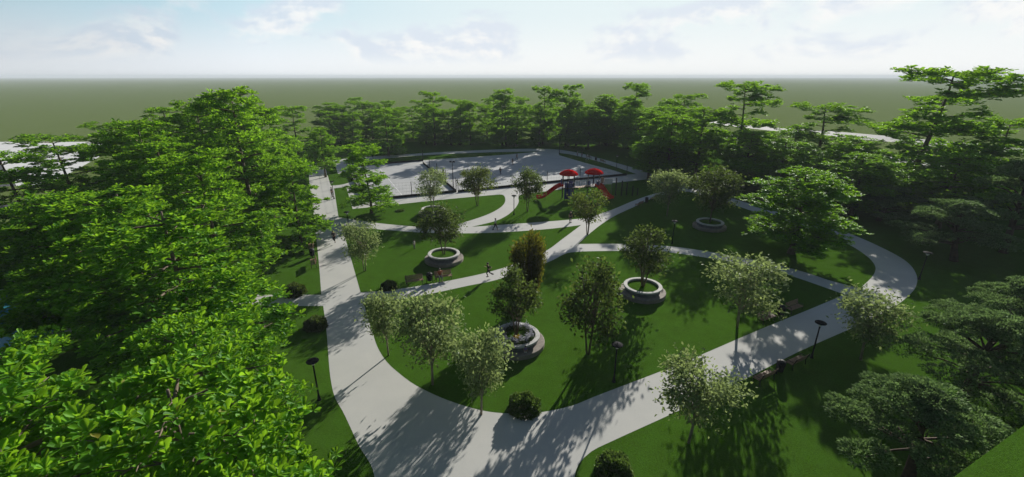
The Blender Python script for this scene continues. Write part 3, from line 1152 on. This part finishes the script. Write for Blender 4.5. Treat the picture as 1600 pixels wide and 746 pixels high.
FL, FY = flower(81, 'lavender'), flower(82, 'yellowbloom')
x0, y0 = ploc[0]
for i in range(20):
    a = i * 2 * math.pi / 20
    rr = 1.12 + .16 * (i % 2)
    put(FL, (x0 + math.cos(a) * rr, y0 + math.sin(a) * rr, .71), random.uniform(0, 6), random.uniform(.9, 1.25),
        'pale lavender plant in the ring inside the flowering planter', 'flower', 'lavender plants in the flowering planter')
for i, (dx, dy) in enumerate([(-.1, -.72), (.14, -.66), (.02, -.85)]):
    put(FY, (x0 + dx, y0 + dy, .72), i, .9, 'small yellow flower inside the lavender ring of the planter', 'flower', 'yellow flowers in the flowering planter')


# ------------------------------------------------------------------ lamps
def make_lamp():
    root = empty('street_lamp')
    a = MB()
    a.lathe([(.14, 0), (.14, .05), (.10, .10), (.085, .32), (.06, .36)], 16)
    a.build('base', M['black'], root)
    a = MB()
    a.lathe([(.055, .34), (.048, 2.62), (.062, 2.63), (.062, 2.68), (.045, 2.69)], 14)
    a.build('pole', M['black'], root, True)
    a = MB()
    a.lathe([(.05, 2.70), (.09, 2.74), (.21, 2.96)], 24)
    a.build('lamp_glass', M['glass'], root, True)
    a = MB()
    a.lathe([(.22, 2.965), (.38, 2.985), (.39, 3.01), (.36, 3.04), (.14, 3.10), (.0, 3.12)], 28)
    a.build('lamp_shade', M['black'], root)
    return root


LAMP = make_lamp()
for pc, lb in [
    ((499, 625), 'black lamp left of the promenade near the bottom, its shadow crossing the grass'),
    ((959, 597), 'black lamp on the big lawn edge above the wide path'),
    ((1268, 559), 'black lamp beside the bench pair at the lower right path'),
    ((546, 365), 'black lamp at the promenade corner behind the young tree'),
    ((803, 336), 'black lamp inside the curved path next to the playground lawn'),
    ((1436, 437), 'black lamp in deep shade outside the right loop'),
    ((1011, 280), 'black lamp at the top corner of the playground lawn'),
    ((522, 311), 'black lamp on the lawn edge beside the upper promenade'),
    ((1050, 381), 'black lamp in the shade inside the loop near the lower branch'),
    ((1092, 304), 'black lamp by the upper right path beside the brownish tree'),
    ((963, 264), 'black lamp beyond the right side of the court'),
]:
    x, y, _ = G(*pc)
    put(LAMP, (x, y, 0), 0, 1, lb, 'lamp', 'park lamps along the paths')


# ------------------------------------------------------------------ benches and bins
def make_bench():
    """faces -Y"""
    root = empty('park_bench')
    a = MB()
    for i in range(5):
        a.box((0, -.22 + i * .105, .45 + .004 * i), (1.8, .085, .035), bev=.006)
    a.build('seat', M['wood'], root)
    a = MB()
    for i in range(4):
        a.box((0, .275 + .028 * i, .56 + i * .105), (1.8, .03, .085), 0, -.26, bev=.006)
    a.build('backrest', M['wood'], root)
    for s in (-1, 1):
        a = MB()
        x = .78 * s
        a.tube([(x, -.25, 0), (x, -.22, .42)], .03, 8)
        a.tube([(x, .30, 0), (x, .24, .42), (x, .29, .56), (x, .42, .95)], .03, 8)
        a.tube([(x, -.23, .405), (x, .25, .415)], .025, 8)
        a.build('leg', M['iron'], root)
        a = MB()
        a.tube([(x + .06 * s, -.22, .42), (x + .06 * s, -.22, .64), (x + .06 * s, .30, .66)], .022, 8)
        a.build('armrest', M['iron'], root)
    return root


def make_bin():
    root = empty('litter_bin')
    a = MB()
    a.lathe([(.20, .18), (.25, .20), (.28, .78), (.26, .80)], 20)
    a.build('body', M['black'], root)
    a = MB()
    a.lathe([(.30, .90), (.30, .93), (.24, 1.02), (.10, 1.08), (0, 1.09)], 20)
    a.build('lid', M['iron'], root)
    for s in (-1, 1):
        a = MB()
        a.box((.315 * s, 0, .46), (.04, .09, .92), bev=.008)
        a.build('leg', M['black'], root)
    return root


BENCH, BIN = make_bench(), make_bin()


def seat_set(p_a, p_b, p_bin, flip, la, lb, lc):
    """two benches in line with a bin between them"""
    A, Bq, Cq = Vector(G(*p_a)), Vector(G(*p_b)), Vector(G(*p_bin))
    d = (Bq - A).normalized()
    rz = math.atan2(d.y, d.x) + (math.pi if flip else 0)
    put(BENCH, A, rz, 1, la, 'bench', 'park benches')
    put(BENCH, Bq, rz, 1, lb, 'bench', 'park benches')
    put(BIN, Cq, rz, 1, lc, 'bin', 'litter bins')
    return A, Bq, rz


bA, bB, brz = seat_set((648, 444.5), (693, 437.5), (671.5, 441), False,
                       'empty wooden bench on the middle lawn edge left of the bin',
                       'wooden bench with the seated person on the middle lawn edge',
                       'black litter bin between the two benches on the middle lawn edge')
seat_set((490, 415), (486.5, 390), (488.5, 402), True,
         'nearer wooden bench left of the promenade',
         'farther wooden bench left of the promenade by the slender tree',
         'black litter bin between the benches left of the promenade')
seat_set((1192, 595), (1242, 571), (1217, 583), True,
         'wooden bench seen from behind beside the lower right path, left of its bin',
         'wooden bench seen from behind beside the lower right path, right of its bin',
         'black litter bin between the two benches seen from behind')
seat_set((1197, 503), (1240, 487), (1219, 494), False,
         'shaded bench on the big lawn edge by the right young tree',
         'shaded bench on the big lawn edge nearer the loop, right of its bin',
         'black litter bin between the shaded benches on the big lawn edge')
seat_set((998, 323), (1021, 313.5), (1010, 318), True,
         'dark bench inside the loop below the diagonal path, left of its bin',
         'dark bench inside the loop below the diagonal path, right of its bin',
         'black litter bin between the dark benches below the diagonal path')
seat_set((920, 248), (942, 255), (931, 251.6), True,
         'far bench beyond the right side of the court, nearer the far corner',
         'far bench beyond the right side of the court, nearer the lamp',
         'black litter bin between the far benches beyond the court')
put(BIN, G(664.5, 366.5), .1, 1, 'black litter bin alone on the path edge behind the middle planter', 'bin', 'litter bins')


# ------------------------------------------------------------------ court fence and floodlight
def make_fence(name, pts, label, ph=2.7):
    P = [Vector(G(*p)) for p in pts]
    root = empty(name, P[0])
    base, mesh = MB(), MB()
    for a, d in zip(P[:-1], P[1:]):
        a, d = a - P[0], d - P[0]
        L = (d - a).length
        rz = math.atan2((d - a).y, (d - a).x)
        m = (a + d) / 2
        base.box((m.x, m.y, .22), (L - .1, .10, .44), rz)
        for z in (1.0, 1.55, 2.1, 2.62):
            mesh.tube([a + Vector((0, 0, z)), d + Vector((0, 0, z))], .008, 4, False)
        k = int(L / .6)
        for i in range(1, k):
            q = a.lerp(d, i / k)
            mesh.tube([q + Vector((0, 0, .44)), q + Vector((0, 0, 2.62))], .006, 3, False)
        k = max(1, round(L / 8.5))
        for i in range(k + (1 if d == P[-1] - P[0] else 0)):
            q = a.lerp(d, i / k)
            pm = MB()
            pm.tube([q, q + Vector((0, 0, ph))], .06, 8)
            pm.build('post', M['black'], root)
    base.build('base_board', M['black'], root)
    mesh.build('wire_mesh', M['iron'], root)
    return tag(root, label, 'fence', 'court fences')


make_fence('court_fence', [(543, 265), (569, 315), (713, 300.7), (661, 256)], 'dark wire fence round the left court, with a diagonal side')
make_fence('court_fence', [(716, 301), (800, 292.5), (906, 281.5), (979, 274.3)], 'dark wire fence along the near edge of the right court', .5 + 1.9)
make_fence('court_fence', [(661, 252), (584, 258), (545, 261.5)], 'dark wire fence along the shaded far edge of the left court')

fl = empty('floodlight', G(708.5, 295.5))
a = MB()
a.lathe([(.13, 0), (.13, .06), (.08, .1), (.055, 5.0)], 12)
a.build('pole', M['black'], fl)
a = MB()
a.box((0, 0, 5.04), (1.0, .08, .07), bev=.01)
a.build('crossbar', M['black'], fl)
for s in (-1, 1):
    a = MB()
    a.box((.28 * s, -.10, 5.17), (.42, .26, .2), 0, .5, bev=.02)
    l_ = a.build('lamp_head', M['black'], fl)
tag(fl, 'tall black floodlight with a crossbar at the inner corner of the left court', 'floodlight')
fl2 = copy_tree(fl)
fl2.location = G(874, 240.5)
tag(fl2, 'tall black floodlight at the far right corner of the court', 'floodlight')

# ------------------------------------------------------------------ playground
gx, gy, _ = G(887, 311)
pg = empty('playground_set', (gx, gy, 0))
x2, y2, _ = G(921, 306.5)
ax = Vector((x2 - gx, y2 - gy, 0))
T2 = ax


def tower(o, deck, roofz, rad=.95):
    for i in range(6):
        q = i * math.pi / 3 + .3
        a = MB()
        a.tube([o + Vector((math.cos(q) * rad, math.sin(q) * rad, 0)), o + Vector((math.cos(q) * rad, math.sin(q) * rad, roofz))], .055, 8)
        a.build('post', M['post'] if i % 2 else M['black'], pg)
    a = MB()
    a.lathe([(rad + .12, deck - .12), (rad + .12, deck)], 6, o, a0=.3)
    a.build('deck', M['iron'], pg)
    a = MB()
    R0 = rad + .50
    a.lathe([(R0 - .06, roofz - .06), (R0, roofz), (R0 * .86, roofz + .24), (R0 * .45, roofz + .52), (.1, roofz + .66), (.0, roofz + .68)], 12, o, a0=.3)
    a.build('roof', M['redplastic'], pg)


def side_panel(o, q, rad, z0, z1, mat, width=.86):
    a = MB()
    p = o + Vector((math.cos(q) * rad * .87, math.sin(q) * rad * .87, (z0 + z1) / 2))
    a.box(p, (width, .05, z1 - z0), q + math.pi / 2, bev=.015)
    a.build('panel', mat, pg)


tower(Vector((0, 0, 0)), 1.75, 3.55)
tower(T2, 1.55, 3.35)
for q in (-1.8, -.75, .85):
    side_panel(Vector((0, 0, 0)), q + .02, .95, 1.80, 2.45, M['blueplastic'])
side_panel(Vector((0, 0, 0)), -1.8, .93, .12, 1.60, M['blueplastic'], .95)
side_panel(Vector((0, 0, 0)), -.75, .93, .5, 1.55, M['blueplastic'], .8)
for q in (-2.7, -.75, .3):
    side_panel(T2, q, .95, 1.6, 2.3, M['blueplastic'])


def slide(o, d, z_top, ln, mat, wd=.62):
    d = Vector(d).normalized()
    s = Vector((-d.y, d.x, 0))
    a = MB()
    prof = []
    n = 18
    for i in range(n + 1):
        t = i / n
        zz_ = .28 + (z_top - .28) * (0.5 + 0.5 * math.cos(math.pi * min(1, t * 1.06)))
        prof.append(o + d * (.85 + ln * t) + Vector((0, 0, zz_)))
    sec = [(-wd / 2 - .05, .30), (-wd / 2, .30), (-wd / 2 + .03, .04), (wd / 2 - .03, .04), (wd / 2, .30), (wd / 2 + .05, .30), (wd / 2 + .04, -.03), (-wd / 2 - .04, -.03)]
    k = len(sec)
    vs = [p + s * u + Vector((0, 0, z)) for p in prof for u, z in sec]
    fs = [(i * k + j, i * k + (j + 1) % k, (i + 1) * k + (j + 1) % k, (i + 1) * k + j) for i in range(n) for j in range(k)]
    fs += [tuple(range(k)), tuple(n * k + j for j in range(k - 1, -1, -1))]
    a.add(vs, fs)
    sl = a.build('slide', mat, pg)
    m = MB()
    p = prof[int(n * .72)]
    m.tube([Vector((p.x, p.y, 0)), p - Vector((0, 0, .04))], .04, 8)
    m.build('support', M['post'], sl)


slide(Vector((0, 0, 0)), (-1, -.12, 0), 1.95, 3.9, M['redplastic'], 1.05)
slide(T2, (.75, -1, 0), 1.68, 2.9, M['orangeplastic'], 1.1)
# bridge between the towers
a = MB()
dx = ax.normalized()
L = ax.length
sd = Vector((-dx.y, dx.x, 0))
for i in range(9):
    t = (.95 + (L - 1.9) * (i + .5) / 9)
    p = dx * t
    a.box((p.x, p.y, 1.62 - .12 * math.sin(math.pi * (i + .5) / 9)), ((L - 1.9) / 9 * .86, .8, .06), math.atan2(dx.y, dx.x))
a.build('bridge_deck', M['tan'], pg)
for s in (-1, 1):
    a = MB()
    a.tube([dx * .9 + sd * .42 * s + Vector((0, 0, 2.55)), dx * (L - .9) + sd * .42 * s + Vector((0, 0, 2.45))], .05, 8)
    for i in range(7):
        p = dx * (.95 + (L - 1.9) * i / 6) + sd * .42 * s
        a.tube([p + Vector((0, 0, 1.6)), p + Vector((0, 0, 2.5))], .02, 5)
    a.build('handrail', M['whiteplastic'] if s < 0 else M['black'], pg)
a = MB()
for i in range(7):
    p, q = dx * (1.0 + (L - 2) * i / 6) - sd * .55, dx * (1.0 + (L - 2) * i / 6) - sd * 1.3
    a.tube([p + Vector((0, 0, 1.55)), Vector((q.x, q.y, .05))], .03, 4)
for i in range(5):
    t = i / 4
    p, q = dx * 1.0 - sd * (.55 + .75 * t), dx * (L - 1.0) - sd * (.55 + .75 * t)
    a.tube([p + Vector((0, 0, 1.55 - 1.5 * t)), q + Vector((0, 0, 1.55 - 1.5 * t))], .03, 4)
a.build('climbing_net', M['rope'], pg)
# low stage on the right with pale board, tan board and climbing posts
o = T2 + Vector((2.35, .2, 0))
a = MB()
a.box((o.x, o.y, 2.05), (1.15, .06, .85), .1, bev=.02)
a.build('white_board', M['whiteplastic'], pg)
for s in (-1, 1):
    a = MB()
    a.tube([(o.x + .55 * s, o.y + .08, 0), (o.x + .55 * s, o.y + .08, 2.5)], .05, 8)
    a.build('post', M['post'], pg)
a = MB()
a.box((o.x - .95, o.y + .1, 2.2), (.5, .06, .9), .1, bev=.02)
a.build('tan_board', M['tan'], pg)
for i in range(5):
    a = MB()
    p = o + Vector((1.2 + .85 * i, -.1 - .28 * (i % 2), 0))
    hh = 2.6 - .38 * i
    a.tube([p, p + Vector((0, 0, hh)), p + Vector((0, 0, hh + .04))], [.11, .10, .04], 10)
    a.build('climbing_post', M['iron'], pg)
a = MB()
for z in (.8, 1.2):
    a.tube([o + Vector((1.2, -.1, z)), o + Vector((4.6, -.2, z * .8))], .02, 5)
a.build('rope_rail', M['rope'], pg)
a = MB()
a.box((-1.02, .30, 2.35), (.12, .5, 1.1), 0, bev=.03)
a.build('slide_gate', M['blueplastic'], pg)
pg.scale = (1.15, 1.15, 1.22)
tag(pg, 'red roofed playground set with two towers, red slides and a bridge', 'playground')

# ------------------------------------------------------------------ fountain pool seen through the leaves
fx, fy = -44.0, 34.5
fp = empty('fountain_pool', (fx, fy, 0))
a = MB()
a.lathe([(7.2, 0), (7.6, 0), (7.6, .45), (7.2, .45)], 64, closed=True)
a.build('rim', M['concrete'], fp)
a = MB()
a.lathe([(0, .30), (4, .30), (7.19, .30)], 64, cap=False)
a.build('water', M['water'], fp)
a = MB()
rr_ = np.random.default_rng(3)
for i in range(26):
    q = i * 2.4
    hh = rr_.uniform(.9, 1.9)
    a.tube([(math.cos(q) * .04 + 3.2, math.sin(q) * .04 + .9, .3), (math.cos(q) * .15 + 3.2, math.sin(q) * .15 + .9, .3 + hh), (math.cos(q) * .42 + 3.2, math.sin(q) * .42 + .9, .3 + hh * .6)], [.03, .035, .012], 5)
a.build('jet', M['foam'], fp)
tag(fp, 'round blue fountain pool glimpsed through the leaves on the left', 'fountain')


# ------------------------------------------------------------------ people
def skin_mesh(name, verts, edges, radii, mat, sub=1):
    me = bpy.data.meshes.new(name + '_cage')
    me.from_pydata(verts, edges, [])
    o = bpy.data.objects.new(name + '_cage', me)
    col.objects.link(o)
    o.modifiers.new('skin', 'SKIN')
    sv_ = me.skin_vertices[0].data
    for i, r_ in enumerate(radii):
        sv_[i].radius = (r_, r_) if not hasattr(r_, '__len__') else r_
        sv_[i].use_root = (i == 0)
    sb = o.modifiers.new('sub', 'SUBSURF')
    sb.levels = sub
    sb.render_levels = sub
    dg = bpy.context.evaluated_depsgraph_get()
    dg.update()
    out = bpy.data.meshes.new_from_object(o.evaluated_get(dg))
    out.name = name
    out.materials.clear()
    out.materials.append(mat)
    out.polygons.foreach_set('use_smooth', [True] * len(out.polygons))
    bpy.data.objects.remove(o)
    bpy.data.meshes.remove(me)
    return out


POSES = {  # knee, ankle per leg and elbow, wrist per arm (left, right); facing -Y, stature 1.75
    'stand': dict(legs=[((.10, .0, .50), (.11, .03, .08)), ((-.10, -.02, .50), (-.11, .0, .08))], arms=[((.25, .03, 1.14), (.27, -.06, .90)), ((-.25, .03, 1.14), (-.27, -.05, .90))], lean=0),
    'walk': dict(legs=[((.10, -.16, .53), (.10, -.30, .10)), ((-.10, .10, .52), (-.10, .36, .16))], arms=[((.25, .12, 1.16), (.26, .13, .92)), ((-.25, -.10, 1.16), (-.26, -.26, .97))], lean=-.04),
    'run': dict(legs=[((.10, -.30, .68), (.10, -.16, .27)), ((-.10, .14, .50), (-.10, .52, .34))], arms=[((.26, .24, 1.22), (.22, .04, 1.08)), ((-.26, -.12, 1.16), (-.18, -.34, 1.28))], lean=-.12),
    'sit': dict(legs=[((.12, -.46, .53), (.12, -.46, .08)), ((-.12, -.46, .53), (-.14, -.44, .08))], arms=[((.26, -.06, .84), (.16, -.30, .62)), ((-.26, -.06, .84), (-.16, -.30, .62))], lean=.03),
}


def person_mesh_set(pose):
    q = POSES[pose]
    dz = -.42 if pose == 'sit' else (.02 if pose == 'run' else -.02)
    ln = q['lean']
    pel = (0, 0, .95 + dz)
    spine, chest, neck = (0, ln * .4, 1.16 + dz), (0, ln * .8, 1.38 + dz), (0, ln, 1.50 + dz)
    hd, ht = (0, ln - .02, 1.60 + dz), (0, ln - .02, 1.69 + dz)
    V, E, Rr = [], [], []

    def add(p, r_, par=None):
        V.append(p)
        Rr.append(r_)
        if par is not None:
            E.append((par, len(V) - 1))
        return len(V) - 1
    i0 = add(pel, (.15, .105))
    i1 = add(spine, (.135, .095), i0)
    i2 = add(chest, (.155, .105), i1)
    i3 = add(neck, .055, i2)
    i4 = add(hd, (.085, .10), i3)
    add(ht, (.07, .085), i4)
    hands = []
    for s, (el, wr) in zip((1, -1), q['arms']):
        sh = add((.17 * s, ln * .8, 1.42 + dz), .06, i2)
        e = add(el, .042, sh)
        w_ = add(wr, .030, e)
        d = (Vector(wr) - Vector(el)).normalized()
        pm = Vector(wr) + d * .07
        p_ = add(tuple(pm), (.034, .022), w_)
        sdv = d.cross(Vector((1, 0, 0))).normalized()
        for k in range(4):
            f1 = pm + d * .045 + sdv * (k - 1.5) * .021
            f2 = f1 + d * (.05 - .006 * abs(k - 1.2)) + Vector((-.012 * s, 0, 0))
            add(tuple(f2), .008, add(tuple(f1), .009, p_))
        t1 = Vector(wr) + d * .05 + sdv * -.045
        add(tuple(t1 + d * .035), .008, add(tuple(t1), .010, w_))
    for s, (kn, an) in zip((1, -1), q['legs']):
        hp = add((.095 * s, 0, .90 + dz), .085, i0)
        k = add(kn, .058, hp)
        a_ = add(an, .038, k)
        add((an[0], an[1] - .15, max(.03, an[2] - .055)), (.038, .026), a_)
    body = skin_mesh('body', V, E, Rr, M['skin'])
    # face: nose, eyes and ears join the body surface
    bm = bmesh.new()
    bm.from_mesh(body)
    for pt, sx in (((0, ln - .125, 1.595 + dz), (.016, .022, .026)), ((.035, ln - .105, 1.63 + dz), (.014, .008, .009)), ((-.035, ln - .105, 1.63 + dz), (.014, .008, .009)),
                   ((0, ln - .108, 1.55 + dz), (.028, .01, .008)), ((.088, ln - .02, 1.61 + dz), (.012, .022, .032)), ((-.088, ln - .02, 1.61 + dz), (.012, .022, .032))):
        bmesh.ops.create_uvsphere(bm, u_segments=8, v_segments=6, radius=1, matrix=Matrix.Translation(pt) @ Matrix.Diagonal((*sx, 1)))
    bm.to_mesh(body)
    bm.free()
    # shirt
    V, E, Rr = [], [], []
    a0 = add((0, 0, .93 + dz), (.165, .12))
    a1 = add(spine, (.155, .113), a0)
    a2 = add(chest, (.172, .12), a1)
    add((0, ln * .95, 1.465 + dz), .075, a2)
    for s, (el, wr) in zip((1, -1), q['arms']):
        sh = add((.17 * s, ln * .8, 1.42 + dz), .075, a2)
        m = Vector((.17 * s, ln * .8, 1.42 + dz)).lerp(Vector(el), .75)
        add(tuple(m), .06, sh)
    shirt = skin_mesh('shirt', V, E, Rr, M['white'])
    V, E, Rr = [], [], []
    b0 = add((0, 0, .97 + dz), (.16, .118))
    for s, (kn, an) in zip((1, -1), q['legs']):
        hp = add((.095 * s, 0, .88 + dz), .10, b0)
        k = add(kn, .073, hp)
        add(tuple(Vector(kn).lerp(Vector(an), .88)), .055, k)
    trs = skin_mesh('trousers', V, E, Rr, M['black'])
    V, E, Rr = [], [], []
    b0 = add((0, 0, .97 + dz), (.165, .122))
    for s, (kn, an) in zip((1, -1), q['legs']):
        hp = add((.095 * s, 0, .86 + dz), .105, b0)
        add(tuple(Vector((.095 * s, 0, .86 + dz)).lerp(Vector(kn), .8)), .09, hp)
    shorts = skin_mesh('shorts', V, E, Rr, M['white'])
    h = MB()
    for i in range(7):
        pass
    prof = [(.104, -.03), (.112, .03), (.098, .08), (.06, .115), (.0, .128)]
    h.lathe(prof, 18, (0, 0, 0))
    h.v = [(x_ * .95, y_ * 1.1 + ln + .012 + (.02 if z_ < 0 else 0), z_ + 1.635 + dz) for x_, y_, z_ in h.v]
    hair = h.mesh('hair', M['hair'], True)
    sh = MB()
    for s, (kn, an) in zip((1, -1), q['legs']):
        sh.box((an[0], an[1] - .055, max(.035, an[2] - .045)), (.10, .27, .08), 0, 0, bev=.025)
    shoes = sh.mesh('shoes', M['black'])
    return dict(body=body, shirt=shirt, trousers=trs, shorts=shorts, hair=hair, shoes=shoes)


PS = {k: person_mesh_set(k) for k in POSES}


def person(pose, loc, rz, top, bottom, label, k=1.0, short=False, z=0, grp='people in the park'):
    root = empty('person', (loc[0], loc[1], z), rz)
    root.scale = (k, k, k)
    src = PS[pose]
    link('body', src['body'], root)
    link('hair', src['hair'], root)
    parts = [('shorts' if short else 'trousers', bottom), ('shoes', 'black')]
    if top:
        parts.append(('shirt', top))
    for nm, c_ in parts:
        me = src[nm].copy()
        me.materials.clear()
        me.materials.append(M[c_])
        link(nm, me, root)
    return tag(root, label, 'person', grp)


person('run', G(523, 381), .25, 'charcoal', 'black', 'person in dark clothes running down the promenade')
person('stand', G(647.5, 389), 1.0, 'white', 'grey', 'small child in a white top standing alone on the middle lawn', .66)
person('run', G(764, 434.5), -1.15, 'black', 'black', 'person in black running along the path near the columnar tree')
person('walk', G(774, 360), 1.35, 'white', 'black', 'person in a white top and dark trousers walking on the middle path')
person('stand', G(821, 558), 2.9, 'purple', 'white', 'small child in a purple top and white shorts beside the flowering planter', .58, True)
person('stand', G(891, 348), .3, 'black', 'charcoal', 'person in dark clothes standing at the path fork below the playground')
person('stand', G(519.3, 308), 1.4, 'charcoal', 'black', 'person in dark clothes beside the lamp on the upper promenade')
o = person('sit', bB, brz, 'orange', 'grey', 'person in an orange top sitting on the right bench of the middle lawn')
o.location = bB + Vector((math.cos(brz) * -.35, math.sin(brz) * -.35, 0)) + Vector((-math.sin(brz), math.cos(brz), 0)) * .04
o.location.z = .01
for pc, po, rz, t_, b_, k, lb in [
    ((807.5, 250.5), 'run', .6, 'black', 'black', .95, 'far player in black running on the right court'),
    ((801, 258.5), 'walk', 2.4, 'charcoal', 'black', .95, 'player in grey walking in the middle of the right court'),
    ((782, 274), 'run', -.5, 'black', 'navy', 1.0, 'nearest player in black running on the right court'),
    ((693, 277), 'stand', .8, 'navy', 'black', 1.0, 'player in navy standing in the left half of the court'),
    ((902, 246), 'stand', 1.2, 'white', 'grey', 1.0, 'spectator in white beyond the far right side of the court'),
    ((909, 246.5), 'stand', 1.0, 'charcoal', 'black', 1.0, 'spectator in dark clothes beyond the right side of the court'),
    ((917.5, 251), 'walk', 1.0, 'white', 'white', 1.0, 'person all in white walking beside the far benches'),
]:
    person(po, G(*pc), rz, t_, b_, lb, k)

# ------------------------------------------------------------------ air
USE_HAZE = True
if USE_HAZE:
    hb = MB()
    hb.box((0, 0, 14.5), (17000, 17000, 31.0))
    m, b = new_mat('haze_air')
    pv = b.n('ShaderNodeVolumePrincipled')
    pv.inputs['Color'].default_value = (0.80, 0.88, 0.95, 1)
    pv.inputs['Density'].default_value = 0.00026
    pv.inputs['Anisotropy'].default_value = 0.0
    om = b.n('ShaderNodeOutputMaterial')
    b.link(pv.outputs[0], om.inputs['Volume'])
    tag(hb.build('haze', m), kind='stuff')
